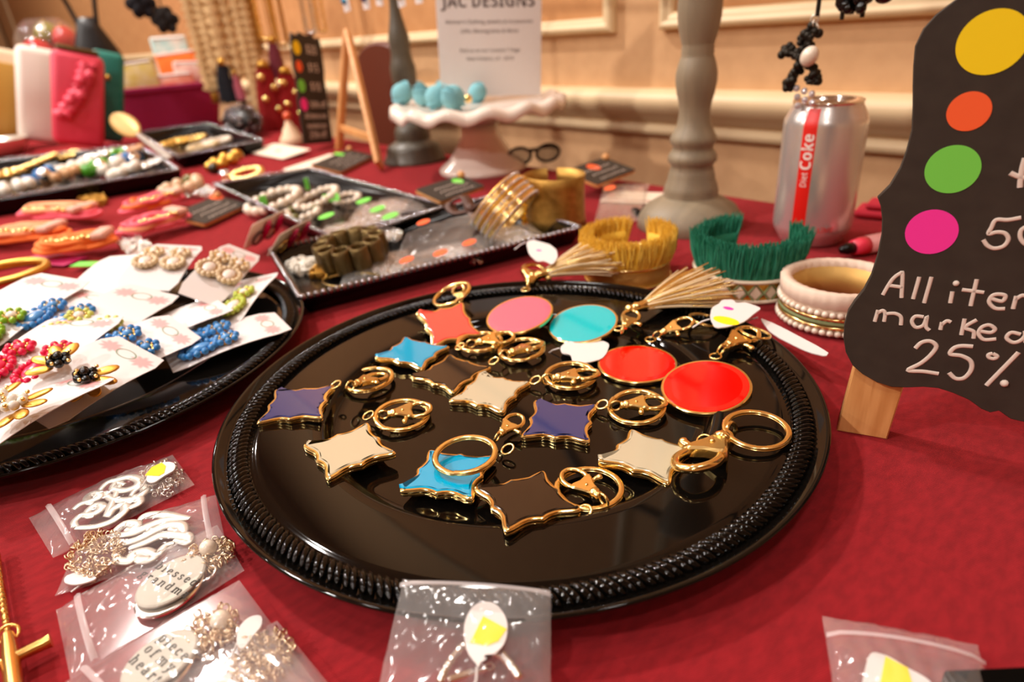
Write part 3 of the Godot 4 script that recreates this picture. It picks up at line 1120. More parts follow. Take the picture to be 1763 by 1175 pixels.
func card_mesh(r := 0.04) -> ArrayMesh:     # unit card: 1 x 1, u along x
	if M.has("card mesh"):
		return M["card mesh"]
	var g := G()
	var line := PackedVector2Array()
	for q in 4:
		var c := Vector2((0.5 - r) * (1 if q in [0, 3] else -1), (0.5 - r * 2) * (1 if q < 2 else -1))
		for k in 5:
			var a := PI / 2 * q + PI / 8 * k
			line.append(c + Vector2(cos(a) * r, sin(a) * r * 2))
	# a gentle bend: cut into strips along x
	var strips := 8
	for s in strips:
		var x0 := -0.5 + float(s) / strips
		var x1 := x0 + 1.0 / strips
		var zs := []
		for x: float in [x0, x1]:
			var e := 0.5
			var d := 0.5 - absf(x)
			if d < r:
				e = 0.5 - 2 * r + 2 * r * sqrt(maxf(0.0, 1.0 - pow((r - d) / r, 2)))
			zs.append(e)
		var bend := func(x: float) -> float: return 0.0035 * (1.0 - 4.0 * x * x)
		for lay in [0.0002, -0.0002]:
			var A := Vector3(x0, bend.call(x0) + lay, -zs[0])
			var B := Vector3(x1, bend.call(x1) + lay, -zs[1])
			var C := Vector3(x1, bend.call(x1) + lay, zs[1])
			var D := Vector3(x0, bend.call(x0) + lay, zs[0])
			var sg := 1 if lay > 0 else 2
			var uv := func(p: Vector3) -> Vector2: return Vector2(p.x + 0.5, p.z + 0.5)
			if lay > 0:
				g.tri(A, B, C, sg, uv.call(A), uv.call(B), uv.call(C))
				g.tri(A, C, D, sg, uv.call(A), uv.call(C), uv.call(D))
			else:
				g.tri(A, C, B, sg); g.tri(A, D, C, sg)
		for e: float in [-1.0, 1.0]:
			var A := Vector3(x0, bend.call(x0) + 0.0002, e * zs[0])
			var B := Vector3(x1, bend.call(x1) + 0.0002, e * zs[1])
			g.quad(A, B, B - Vector3(0, 0.0004, 0), A - Vector3(0, 0.0004, 0), 5)
	M["card mesh"] = g.mesh()
	return M["card mesh"]


func earring_cards() -> void:
	# a, b, c corners in the picture; their heights in mm; bead colour; where the flower sits along the card
	var rows := [
		["300,646 505,570 502,527", "15,20", "blue", 0.48, "white earring card farthest right on the left plate with a pale blue bead spray"],
		["372,612 486,468 482,441", "18,26", "lime", 0.52, "narrow white earring card standing at the plate's back right with lime beads"],
		["330,585 452,443 400,421", "22,30", "champagne", 0.62, "white earring card with two gold and pearl flowers at the back right"],
		["300,585 405,536 409,497", "23,29", "none", 0.2, "small white card tucked between the gold flower card and the blue bead cards"],
		["230,600 354,425 264,420", "26,36", "champagne", 0.66, "white earring card at the back with one gold flower under a pearl ring"],
		["150,560 262,436 186,440", "25,38", "plain", 0.5, "tall blank white card behind the blue earrings, seen from its reverse"],
		["100,605 231,515 205,470", "30,37", "blue", 0.52, "white earring card with bright blue drops, left of the blank card"],
		["-30,622 163,486 84,459", "36,47", "green", 0.36, "large white earring card at the left edge with green bead flowers"],
		["130,640 316,512 262,470", "25,32", "yellow", 0.42, "white earring card with yellow-green beads between the two blue ones"],
		["190,672 352,586 357,518", "19,26", "blue", 0.56, "white earring card in the middle of the plate with bright blue flowers and drops"],
		["60,690 222,546 140,520", "31,38", "raspberry", 0.44, "white earring card with raspberry red bead drops below the green one"],
		["107,735 290,625 235,560", "24,29", "leaf", 0.42, "white earring card with gold leaves and a black bead flower near the plate's front"],
		["-40,795 204,654 130,640", "33,38", "leaf white", 0.4, "white earring card nearest the visitor with gold leaves and a white bead flower"],
	]
	var cols := {"blue": Color(0.20, 0.52, 0.79), "lime": Color(0.72, 0.78, 0.28), "champagne": Color(0.86, 0.77, 0.62), "green": Color(0.53, 0.73, 0.12), "yellow": Color(0.80, 0.83, 0.40), "raspberry": Color(0.88, 0.08, 0.30)}
	var um := unit_ball(8, 6)
	for r in rows:
		var c := px_list(r[0])
		var hs: PackedFloat64Array = r[1].split_floats(",")
		# the card's far end leans so that its corners are square
		var pa := P(c[0].x, c[0].y, hs[0] * 0.001)
		var pb := P(c[1].x, c[1].y, hs[1] * 0.001)
		var pc := pb
		var best := 9.0
		for k in 80:
			var q := P(c[2].x, c[2].y, hs[1] * 0.001 + 0.001 * (k - 25))
			var e := absf((pb - pa).normalized().dot((q - pb).normalized())) + absf(q.distance_to(pb) - 0.046) / 0.046 * 0.8 + absf(k - 25.0) / 20.0 * 0.6
			if e < best:
				best = e
				pc = q
		var xd := (pb - pa).normalized() * clampf(pa.distance_to(pb), 0.07, 0.1)
		var zd := (pc - pb).slide(xd.normalized()).normalized() * clampf(pc.distance_to(pb), 0.032, 0.047)
		var f := card_frame(pb - xd, pb, pb + zd)
		var W := f.basis.x.length()
		var D := f.basis.z.length()
		var ob := Basis(f.basis.x / W, f.basis.y, f.basis.z / D).orthonormalized()
		var t := thing("earring_card", r[4], "earrings", Transform3D(ob, f.origin), "carded earrings on the left plate")
		var local := t.transform.affine_inverse() * Transform3D(f.basis, f.origin)
		part(t, "card", card_mesh(), mat("earring card", Color.WHITE) if r[2] != "plain" else mat("white card", Color.WHITE), local)
		var kind: String = r[2]
		if kind in ["plain", "none"]:
			continue
		var u0: float = r[3]
		for s: float in [-1.0, 1.0]:
			var at := func(u: float, v: float, y := 0.002) -> Vector3: return local * Vector3(u - 0.5, 0, v - 0.5) + Vector3(0, y + 0.0014 + 0.0035 * (1.0 - 4.0 * pow(u - 0.5, 2)), 0)
			var e := Node3D.new()
			e.name = "earring"
			t.add_child(e, true)
			var fl: Vector3 = at.call(u0, 0.5 + s * 0.24)
			if kind.begins_with("leaf"):
				var lg := G()
				for k in 4:
					var a := 0.5 + k * 0.75
					var d := Vector3(cos(a) * -1.0, 0, sin(a) * s)
					lg.x = Transform3D(basis_to(d, Vector3.UP), fl + d * 0.0100 + Vector3(0, 0.001 + 0.0012 * k, 0))
					lg.ball(Vector3.ZERO, Vector3(0.0070, 0.0011, 0.0036), Basis(), 14, 7)
				part(e, "gold_leaves", lg, mat("matte gold", Color.WHITE))
				var fc := mat("black bead gloss", Color(0.03, 0.03, 0.03), 0.15) if kind == "leaf" else mat("milky bead", Color(0.93, 0.91, 0.86), 0.2)
				for k in 7:
					var p := fl + Vector3(cos(TAU * k / 6.0) * 0.0042, 0.0055, sin(TAU * k / 6.0) * 0.0042) if k < 6 else fl + Vector3(0, 0.0075, 0)
					part(e, "bead", um, fc, dot_at(p, 0.0026))
					part(e, "gold_bead", um, mat("gold", Color.WHITE), dot_at(p + Vector3(cos(k * 1.7), 0.55, sin(k * 1.7)) * 0.003, 0.0011))
				continue
			var bc: Material = mat("bead " + kind, cols[kind], 0.22)
			var pearly := kind in ["green", "lime", "yellow", "champagne"]
			var sc: Material = mat("milky stone", Color(0.94, 0.90, 0.86), 0.15) if pearly else mat("stone " + kind, cols[kind].lightened(0.06), 0.3)
			var bg := G()
			bg.x = Transform3D(Basis(), fl)
			bg.loft(disc_outline(0.0052, 16), [Vector2(0, -0.0026), Vector2(0, -0.0004)])
			var dr: Vector3 = at.call(u0 - 0.23, 0.5 + s * 0.24)
			bg.x = Transform3D(basis_to(fl - dr, Vector3.UP), dr)
			bg.ball(Vector3(0, -0.001, 0), Vector3(0.0105, 0.0012, 0.0070), Basis(), 14, 5)
			bg.x = Transform3D()
			bg.tube(PackedVector3Array([dr, fl]), 0.0009, 6)
			part(e, "gold_setting", bg, mat("matte gold", Color.WHITE))
			part(e, "stone", um, sc, Transform3D(Basis().scaled(Vector3(0.0034, 0.0022, 0.0034)), fl + Vector3(0, 0.0006, 0)))
			for k in 8:
				var d := Vector3(cos(TAU * k / 8.0), 0, sin(TAU * k / 8.0))
				part(e, "bead", um, bc, dot_at(fl + d * 0.0066, 0.0023))
				part(e, "gold_bead", um, mat("gold", Color.WHITE), dot_at(fl + d * 0.0043 + Vector3(0, 0.001, 0), 0.0008))
			var bas := basis_to(fl - dr, Vector3.UP)
			part(e, "stone", um, sc, Transform3D(bas * Basis.from_scale(Vector3(0.0082, 0.0026, 0.0048)), dr + Vector3(0, 0.0004, 0)))
			for k in 14:
				var d := bas * Vector3(cos(TAU * k / 14.0) * 0.0112, 0, sin(TAU * k / 14.0) * 0.0076)
				part(e, "bead", um, bc, dot_at(dr + d, 0.0024))


# ---------------------------------------------------------------- upright things along the back
func bent_text(words: String, size: float, place: Callable, bold := false) -> ArrayMesh:
	var m := text_mesh(words, size, 0.0003, bold)
	var g := G()
	var s := m.surface_get_arrays(0)
	var vs: PackedVector3Array = s[Mesh.ARRAY_VERTEX]
	var ix: PackedInt32Array = s[Mesh.ARRAY_INDEX] if s[Mesh.ARRAY_INDEX] != null else PackedInt32Array(range(vs.size()))
	for i in range(0, ix.size(), 3):
		g.tri(place.call(vs[ix[i]]), place.call(vs[ix[i + 1]]), place.call(vs[ix[i + 2]]), -1)
	return g.mesh()


func turned(called: String, label: String, base: Vector3, rows: String, m: Material, top: float) -> Node3D:
	var t := thing(called, label, "candlestick", Transform3D(Basis(), base), "grey turned candlesticks")
	var prof := []
	for q: Vector2 in px_list(rows):         # row of the picture, half width in pixels
		var y := maxf(0.0, up_to(base, q.x))
		prof.append(Vector2(q.y * mpp(base + Vector3(0, y, 0)), y))
	prof.append(Vector2(prof[prof.size() - 1].x, prof[prof.size() - 1].y))
	var g := G()
	var foot := [Vector2(0, 0), Vector2(prof[0].x, 0.0)]
	var split: int = prof.size()
	for i in prof.size():
		if prof[i].x < prof[0].x * 0.56:
			split = i
			break
	g.lathe(foot + prof.slice(0, split + 1) + [Vector2(0, prof[split].y)], 48)
	part(t, "foot", g, m)
	g = G()
	var r: float = prof[prof.size() - 1].x
	var e: float = prof[prof.size() - 1].y
	g.lathe(prof.slice(split) + [Vector2(r * 0.8, lerpf(e, top, 0.4)), Vector2(r * 0.7, lerpf(e, top, 0.7)), Vector2(r * 1.1, lerpf(e, top, 0.8)), Vector2(r * 1.8, top - 0.004), Vector2(r * 1.8, top), Vector2(0, top)], 40)
	part(t, "stem", g, m)
	return t


const RAIL_Y := 0.40
var RAIL_A: Vector3
var RAIL_B: Vector3
var RAIL_N: Vector3


func back_row() -> void:
	RAIL_A = P(715, 277)
	RAIL_B = P(1186, 386)
	RAIL_N = (RAIL_B - RAIL_A).cross(Vector3.UP).normalized()
	soda_can()
	turned("candlestick", "grey washed turned wooden candlestick in the middle back with ringed lower stem", RAIL_B, "408,85 400,87 385,88 368,85 354,76 344,60 336,46 333,45 328,46 318,44 308,40 300,39 292,37 286,35 281,36 276,41 268,41 262,38 256,34 250,34 244,39 236,39 230,36 224,33 216,29 204,27 190,26 175,28 160,32 140,35 125,35 110,32 100,29 94,27 90,28 86,27 82,28 78,27 74,28 66,30 50,34 30,37 10,38", mat("grey washed wood", Color.WHITE), RAIL_Y - 0.008)
	turned("candlestick", "darker grey turned candlestick standing behind the white cake stand", RAIL_A, "287,53 280,54 272,52 264,48 256,46 249,44 244,34 240,29 234,29 226,29 218,26 211,20 200,14 185,14 165,16 150,19 140,21 128,22 116,22 104,19 92,17 80,18 64,18 50,15 30,11 14,9 4,8", mat("dark washed wood", Color.WHITE), RAIL_Y - 0.008)
	var d := (RAIL_B - RAIL_A).normalized()
	var g := G()
	var o := (RAIL_A + RAIL_B) / 2 + Vector3(0, RAIL_Y, 0)
	var t := thing("display_rail", "dark metal rail lying across both candlesticks above the picture, for hanging jewellery", "rail", Transform3D(Basis(), o))
	g.tube(PackedVector3Array([RAIL_A + Vector3(0, RAIL_Y, 0) - d * 0.25 - o, RAIL_B + Vector3(0, RAIL_Y, 0) + d * 0.3 - o]), 0.006, 10)
	part(t, "rod", g, mat("dark bronze", Color.WHITE))
	cake_stand()
	small_board()
	purses()
	basket()
	eyeglasses()
	brown_chair()


func soda_can() -> void:
	var o := Vector3(-0.25622, 0, -0.57167)
	var t := thing("soda_can", "silver soda can with a red upright stripe standing behind the green fringe bracelet", "can", Transform3D(Basis(), o))
	var prof := [Vector2(0, 0.006), Vector2(0.016, 0.0055), Vector2(0.0215, 0.0025), Vector2(0.0232, 0.0005), Vector2(0.0248, 0.0005), Vector2(0.0265, 0.003), Vector2(0.030, 0.0095), Vector2(0.0322, 0.0135), Vector2(0.0331, 0.018), Vector2(0.0331, 0.06), Vector2(0.0331, 0.103), Vector2(0.0327, 0.1065), Vector2(0.031, 0.1105), Vector2(0.0285, 0.1155), Vector2(0.0272, 0.1182), Vector2(0.0270, 0.1195)]
	var g := G()
	g.lathe(prof, 64)
	part(t, "body", g, mat("can print", Color(0.87, 0.855, 0.84), 0.27, 0.7))
	g = G()
	g.lathe([Vector2(0.0270, 0.1195), Vector2(0.0277, 0.1205), Vector2(0.0276, 0.1217), Vector2(0.0268, 0.122), Vector2(0.0260, 0.1213), Vector2(0.0252, 0.1165), Vector2(0.022, 0.1172), Vector2(0, 0.1172)], 64)
	part(t, "lid", g, mat("silver", Color.WHITE))
	g = G(Transform3D(Basis(), Vector3(0.004, 0.118, 0.004)))
	g.loft(disc_outline(0.008, 20), [Vector2(-0.0005, 0), Vector2(0, 0.0004), Vector2(-0.0005, 0.001)])
	part(t, "pull_tab", g, mat("silver", Color.WHITE))
	var to := (EYE - o) * Vector3(1, 0, 1)
	to = to.normalized()
	var mid := to * cos(0.42) - (CR * Vector3(1, 0, 1)).normalized() * sin(0.42)
	var a0 := atan2(mid.z, mid.x)
	var on := func(h: float, a: float, lift: float) -> Vector3:
		var r := 0.0331
		for i in prof.size() - 1:
			if h >= prof[i].y and h <= prof[i + 1].y and prof[i + 1].y > prof[i].y:
				r = lerpf(prof[i].x, prof[i + 1].x, (h - prof[i].y) / (prof[i + 1].y - prof[i].y))
		return Vector3(cos(a) * (r + lift), h, sin(a) * (r + lift))
	# image left is towards larger or smaller angle?
	var sgn := 1.0 if (Vector3(-sin(a0), 0, cos(a0))).dot(CR) < 0 else -1.0
	var rows := []
	for h: float in [0.013, 0.018, 0.06, 0.103, 0.1065, 0.1105, 0.1155, 0.118]:
		var row := PackedVector3Array()
		for k in 9:
			row.append(on.call(h, a0 + (k - 4) / 4.0 * 0.17, 0.00015))
		rows.append(row)
	g = G()
	g.grid(rows)
	part(t, "red_stripe", g, mat("can red", Color(0.88, 0.10, 0.06), 0.4), Transform3D(), "red stripe")
	var tx := bent_text("Coke", 0.0125, func(p: Vector3) -> Vector3: return on.call(0.0845 + p.x, a0 + sgn * p.y / 0.0331, 0.0003 + maxf(0.0, p.z)), true)
	part(t, "lettering", tx, mat("can white", Color(0.95, 0.9, 0.87), 0.4), Transform3D(), "white lettering")
	tx = bent_text("Diet", 0.007, func(p: Vector3) -> Vector3: return on.call(0.0615 + p.x, a0 + sgn * p.y / 0.0331, 0.0003 + maxf(0.0, p.z)))
	part(t, "lettering", tx, M["can white"], Transform3D(), "white lettering")
	tx = bent_text("LIME", 0.006, func(p: Vector3) -> Vector3: return on.call(0.019 + p.y, a0 - sgn * (0.68 + p.x / 0.0331), 0.0003 + maxf(0.0, p.z)))
	part(t, "small_print", tx, M["can red"], Transform3D(), "small red print")


func cake_stand() -> void:
	var base := P(832, 292)
	var top := up_to(base, 176)
	var t := thing("cake_stand", "white glazed cake stand with a scalloped rim holding blue beads and a printed card", "cake stand", Transform3D(Basis(), base))
	var m := mpp(base + Vector3(0, top, 0))
	var R := 150 * m
	var rows := []
	for q in [[0.0, -0.007, 0.0], [0.35, -0.007, 0.0], [0.75, -0.006, 0.0], [0.93, -0.008, 0.5], [1.0, -0.013, 1.0], [1.012, -0.012, 1.0], [1.0, -0.002, 1.0], [0.94, 0.003, 0.7], [0.88, 0.0, 0.2], [0.6, 0.0, 0.0], [0.0, 0.0, 0.0]]:
		var row := PackedVector3Array()
		for k in 112:
			var a := TAU * k / 112
			var w := sin(14 * a)
			var r: float = R * q[0] * (1 + 0.018 * w * q[2])
			row.append(Vector3(r * cos(a), top + q[1] + 0.0045 * w * q[2], r * sin(a)))
		rows.append(row)
	var g := G()
	g.grid(rows, true)
	part(t, "plate", g, mat("white glaze", Color.WHITE))
	g = G()
	var b := 74 * mpp(base)
	var s := 30 * mpp(base)
	g.lathe([Vector2(0, 0), Vector2(b, 0), Vector2(b * 1.01, 0.004), Vector2(b * 0.96, 0.008), Vector2(b * 0.75, 0.018), Vector2(s * 1.35, 0.038), Vector2(s * 1.05, 0.052), Vector2(s, 0.07), Vector2(s, top - 0.03), Vector2(s * 1.1, top - 0.016), Vector2(s * 1.5, top - 0.006), Vector2(0, top - 0.005)], 48)
	part(t, "pedestal", g, mat("white glaze", Color.WHITE))
	# blue bead bracelet on it
	var c := P(750, 170, top)
	var bt := thing("bead_bracelet", "pale blue yarn ball bracelet with small gold beads on the white cake stand", "bracelet", Transform3D(Basis(), c))
	var yarn := mat("blue yarn", Color(0.50, 0.74, 0.78), 0.95)
	for q in [[692, 163, 18.5], [728, 166, 17.0], [751, 168, 18.0], [780, 169, 19.0], [822, 161, 15.0], [800, 156, 14.0], [760, 152, 13.0], [722, 153, 13.5]]:
		var r: float = q[2] * m
		g = G()
		g.ball(Vector3.ZERO, Vector3.ONE * r, Basis(Vector3.RIGHT, 0.6), 16, 12)
		for k in 9:        # wound yarn
			var y := r * (-0.8 + 0.2 * k)
			var rr := sqrt(maxf(0.0, r * r - y * y))
			g.x = Transform3D(Basis(Vector3.RIGHT, 0.5 + 0.2 * sin(k * 2.0)), Vector3(0, y * 0.9, 0))
			g.ring(rr * 1.0, r * 0.09, 18, 5)
		part(bt, "bead", g, yarn, Transform3D(Basis(Vector3.UP, q[0] * 0.1), P(q[0], q[1], top + r) + Vector3(0, 0.0008, 0) - c))
	for q in [[719, 166, 5.5], [741, 168, 5.0], [806, 168, 7.0]]:
		var r: float = q[2] * m
		part(bt, "gold_bead", unit_ball(12, 8), mat("gold", Color.WHITE), dot_at(P(q[0], q[1] + 2, top + 14 * m) - c, r), "small gold bead")
	# printed card standing on the stand
	var f := P(846, 172, top)
	var yaw := view_yaw(f)
	var w := 171 * mpp(f)
	var hgt := w * 1.42
	var st := thing("printed_card", "white printed shop card standing upright at the back of the white cake stand", "card", flat_at(f + Vector3(0, 0.0005, 0), yaw) * Transform3D(Basis(Vector3.FORWARD, 0.06), Vector3(0, 0.005, 0)))
	g = G()
	g.box(Vector3(0, hgt / 2, 0), Vector3(w, hgt, 0.0015), 0.0004)
	part(st, "sheet", g, mat("white card", Color.WHITE))
	g = G()
	g.box(Vector3(0, 0.03, -0.022), Vector3(w * 0.4, 0.06, 0.001), 0.0, Basis(Vector3.RIGHT, 0.5))
	part(st, "back_prop", g, mat("white card", Color.WHITE))
	var ink := mat("grey ink", Color(0.30, 0.24, 0.23), 0.8)
	for q in [["JAC DESIGNS", 10.0, 0.0215, true], ["Women's Clothing, Jewelry & Accessories", 45.0, 0.0068, false], ["Gifts, Monograms & More", 61.0, 0.0072, false], ["find us on our Custom T Page", 94.0, 0.0066, false], ["New Orleans, LA - 2013", 108.0, 0.0066, false]]:
		var y := up_to(f, q[1])
		var tm := text_mesh(q[0], q[2], 0.0003, q[3])
		part(st, "printed_line", tm, ink, Transform3D(Basis(), Vector3(0, y, 0.00085)))


func small_board() -> void:
	var a := P(527, 263)
	var b := P(581, 262)
	b = a + (b - a).normalized() * 54 * mpp(a) * 1.75
	# the board's right side is farther off: turn it until its width looks right
	var w := 0.105
	var yaw := view_yaw(a) + 0.98
	var X := Vector3(cos(yaw), 0, -sin(yaw))
	var h := up_to(a, 66)
	var t := thing("chalkboard_sign", "small standing chalkboard with four coloured dots beside the hanging red tassels", "sign", Transform3D(Basis(Vector3.UP, yaw) * Basis(Vector3.FORWARD, 0.13), a + X * w / 2 + Vector3(0, 0.008, 0)))
	var line := PackedVector2Array()
	for q in [[-0.5, 0.01], [-0.45, 0.0], [0.45, 0.0], [0.5, 0.01], [0.485, 0.3], [0.5, 0.36], [0.47, 0.62], [0.5, 0.68], [0.48, 0.93], [0.44, 0.985], [0.3, 0.965], [0.2, 1.0], [0.0, 0.98], [-0.2, 1.0], [-0.3, 0.965], [-0.44, 0.985], [-0.48, 0.93], [-0.5, 0.68], [-0.47, 0.62], [-0.5, 0.36], [-0.485, 0.3]]:
		line.append(Vector2(q[0] * w, -q[1] * h))
	var g := G(Transform3D(Basis(Vector3.RIGHT, PI / 2), Vector3.ZERO))
	g.loft(line, [Vector2(-0.0004, -0.004), Vector2(0, -0.0035), Vector2(0, -0.0004), Vector2(-0.0004, 0)])
	part(t, "board", g, mat("chalkboard", Color.WHITE))
	var n := 0
	for d in [["yellow", 0.86, 0.0125], ["orange", 0.70, 0.0105], ["green", 0.53, 0.012], ["pink", 0.365, 0.012]]:
		g = G(Transform3D(Basis(Vector3.RIGHT, PI / 2), Vector3(-w * 0.34, d[1] * h, 0)))
		g.loft(disc_outline(d[2], 28), [Vector2(0, 0), Vector2(0, 0.0003)])
		part(t, "sticker", g, mat("dot " + d[0], Color.WHITE), Transform3D(), "%s round sticker" % d[0])
		var tm := text_mesh(["$20", "$15", "$10", "50% off"][n], 0.022 if n < 3 else 0.017, 0.0003)
		part(t, "chalk_writing", tm, mat("chalk", Color.WHITE), Transform3D(Basis(), Vector3(w * 0.12, d[1] * h, 0.0003)))
		n += 1
	for k in 3:
		var tm := text_mesh(["All items not", "marked are", "25% off"][k], [0.0135, 0.0135, 0.018][k], 0.0003)
		part(t, "chalk_writing", tm, mat("chalk", Color.WHITE), Transform3D(Basis(), Vector3(0.0, h * [0.26, 0.17, 0.085][k], 0.0003)))
	# wooden easel on its right
	var inv := t.transform.affine_inverse()
	var ft := P(584, 258, 0.006)
	var fn := P(654, 290, 0.006)
	var tp := PL(597, 58, ft, ((EYE - ft) * Vector3(1, 0, 1)).normalized())
	var pine := mat("pine", Color.WHITE)
	for q in [[ft, tp, 0.010], [fn + Vector3(0, 0.003, 0), tp + (fn - ft).normalized() * 0.008, 0.012]]:
		g = G()
		var p0: Vector3 = inv * (q[0] as Vector3)
		var p1: Vector3 = inv * (q[1] as Vector3)
		g.box(Vector3.ZERO, Vector3(p0.distance_to(p1), 0.008, q[2] * 2), 0.002, basis_to(p1 - p0, Vector3(0, 0, 1)))
		part(t, "leg", g, pine, Transform3D(Basis(), (p0 + p1) / 2), "pale pine easel leg")
	var c0 := ft.lerp(tp, 0.2)
	var c1 := fn.lerp(tp, 0.2)
	g = G()
	var q0 := inv * c0
	var q1 := inv * c1
	g.box(Vector3.ZERO, Vector3(q0.distance_to(q1), 0.006, 0.012), 0.001, basis_to(q1 - q0, Vector3(0, 0, 1)))
	part(t, "crossbar", g, pine, Transform3D(Basis(), (q0 + q1) / 2))


# a thing that stands on the table and faces the visitor: left, right, bottom and top in the picture
func upright(called: String, label: String, category: String, l: float, r: float, bot: float, top: float, group := "", lift := 0.0, roll := 0.0) -> Dictionary:
	var base := P((l + r) / 2, bot, lift)
	var t := thing(called, label, category, flat_at(base + Vector3(0, 0.0008, 0), view_yaw(base)), group)
	if roll != 0.0:        # leaning over on its lower right corner
		var w2 := (r - l) * mpp(base) / 2
		t.transform = t.transform * Transform3D(Basis(), Vector3(w2, 0, 0)) * Transform3D(Basis(Vector3.FORWARD, roll), Vector3.ZERO) * Transform3D(Basis(), Vector3(-w2, 0, 0))
	return {"t": t, "w": (r - l) * mpp(base), "h": up_to(base, top), "m": mpp(base)}


func purses() -> void:
	var leather := func(k: String, c: Color) -> StandardMaterial3D:
		var m := mat("leather " + k, c, 0.45)
		m.normal_enabled = true
		m.normal_texture = M["leather grain"]
		m.normal_scale = 0.4
		m.uv1_triplanar = true
		m.uv1_scale = Vector3.ONE * 12
		return m
	var grain := noise_tex(256, 0.08, [Color.BLACK, Color.WHITE], 41, 3)
	grain.as_normal_map = true
	grain.bump_strength = 4.0
	M["leather grain"] = grain
	var g: Geo
	var u := upright("clutch_purse", "gold clutch purse with a cream frame at the left edge of the picture", "purse", -48, 43, 262, 92, "clutch purses in a row", 0.0, 0.3)
	g = G(); g.box(Vector3(0, u.h / 2, -0.02), Vector3(u.w, u.h, 0.04), 0.012)
	part(u.t, "body", g, leather.call("cream", Color(0.88, 0.80, 0.68)))
	g = G(); g.box(Vector3(-u.w * 0.02, u.h * 0.46, 0.001), Vector3(u.w * 0.86, u.h * 0.80, 0.008), 0.004)
	part(u.t, "front_panel", g, leather.call("gold", Color(0.72, 0.55, 0.22)), Transform3D(), "gold front panel")
	u = upright("clutch_purse", "plain white clutch purse standing between the gold and the pink one", "purse", 41, 104, 256, 89, "clutch purses in a row", 0.0, 0.3)
	g = G(); g.box(Vector3(0, u.h / 2, -0.022), Vector3(u.w, u.h, 0.044), 0.016)
	part(u.t, "body", g, leather.call("white", Color(0.90, 0.86, 0.82)))
	g = G(); g.box(Vector3(0, u.h * 0.985, -0.022), Vector3(u.w * 0.8, 0.006, 0.012), 0.002)
	part(u.t, "zipper", g, mat("antique gold", Color.WHITE))
	u = upright("clutch_purse", "coral pink clutch purse with a gathered ruffle down its front", "purse", 101, 176, 264, 101, "clutch purses in a row", 0.0, 0.3)
	g = G(); g.box(Vector3(0, u.h / 2, -0.02), Vector3(u.w, u.h, 0.04), 0.014)
	part(u.t, "body", g, leather.call("pink", Color(0.87, 0.26, 0.36)))
	for k in 2:
		g = G()
		var pts := []
		for i in 16:
			var f := i / 15.0
			pts.append(Vector3(u.w * (-0.38 + 0.5 * f + 0.1 * sin(f * 3.0) + 0.12 * k) , u.h * (0.30 + 0.62 * f), 0.004 + 0.006 * sin(i * 2.1 + k)))
		var rr := []
		for p in curve(pts, 3):
			rr.append(0.011 + 0.004 * sin(rr.size() * 1.1))
		g.tube(curve(pts, 3), rr, 8)
		part(u.t, "ruffle", g, M["leather pink"])
	g = G(); g.box(Vector3(0, u.h + 0.006, -0.02), Vector3(u.w * 0.8, 0.012, 0.022), 0.005)
	part(u.t, "clasp_frame", g, mat("bronze", Color.WHITE), Transform3D(), "bronze clasp frame")
	u = upright("clutch_purse", "teal green clutch purse at the right end of the purses", "purse", 163, 211, 252, 94, "clutch purses in a row", 0.0, 0.3)
	g = G(); g.box(Vector3(0, u.h / 2, -0.024), Vector3(u.w, u.h, 0.046), 0.012)
	part(u.t, "body", g, leather.call("teal", Color(0.09, 0.47, 0.42)))
	g = G(); g.ball(Vector3(0, u.h * 0.72, 0.002), Vector3(0.006, 0.006, 0.004))
	part(u.t, "snap", g, mat("antique gold", Color.WHITE))
	# silver bowl in front of them
	var base := P(4, 268)
	var m := mpp(base)
	var t := thing("trinket_bowl", "shallow silver bowl of pink trinkets at the far left below the gold purse", "bowl", Transform3D(Basis(), base))
	g = G()
	var R := 46 * m
	g.lathe([Vector2(0, 0), Vector2(R * 0.6, 0), Vector2(R * 0.85, 0.012), Vector2(R, 0.035), Vector2(R * 1.02, 0.038), Vector2(R * 0.97, 0.037), Vector2(R * 0.8, 0.015), Vector2(0, 0.006)], 36)
	part(t, "dish", g, mat("brushed silver", Color.WHITE))
	g = G()
	g.ball(Vector3(R * 0.2, 0.022, R * 0.2), Vector3(R * 0.4, 0.012, R * 0.35))
	g.ball(Vector3(-R * 0.3, 0.02, 0), Vector3(R * 0.35, 0.014, R * 0.4))
	part(t, "trinkets", g, mat("dull pink", Color(0.66, 0.40, 0.36), 0.5), Transform3D(), "", "stuff")
	# black handbag beyond them
	u = upright("handbag", "black pear-shaped handbag with tall handles behind the pink purse", "handbag", 168, 254, 226, 30)
	g = G(Transform3D(Basis.from_scale(Vector3(1, 1, 0.5)), Vector3(0, 0, -0.02)))
	g.lathe([Vector2(0, 0), Vector2(u.w * 0.46, 0.0), Vector2(u.w * 0.5, 0.02), Vector2(u.w * 0.48, u.h * 0.45), Vector2(u.w * 0.4, u.h * 0.7), Vector2(u.w * 0.22, u.h * 0.9), Vector2(u.w * 0.14, u.h), Vector2(0, u.h)], 28)
	part(u.t, "body", g, mat("black leather", Color(0.035, 0.03, 0.035), 0.4))
	for s: float in [-1.0, 1.0]:
		g = G()
		g.tube(curve([Vector3(s * 0.02, u.h * 0.9, -0.02), Vector3(s * 0.035, u.h * 1.15, -0.02 + s * 0.01), Vector3(s * 0.06, u.h * 1.4, -0.02), Vector3(s * 0.02, u.h * 1.55, -0.02)], 5), 0.006, 8)
		part(u.t, "handle", g, mat("black leather", Color.WHITE))
	# stemmed glass with ornaments
	u = upright("glass_bowl", "clear round stemmed glass bowl holding red and green baubles at the upper left", "bowl", 88, 186, 222, 30)
	var c := Vector3(0, u.h - u.w * 0.46, -0.03)
	g = G(Transform3D(Basis(), c))
	var pr := []
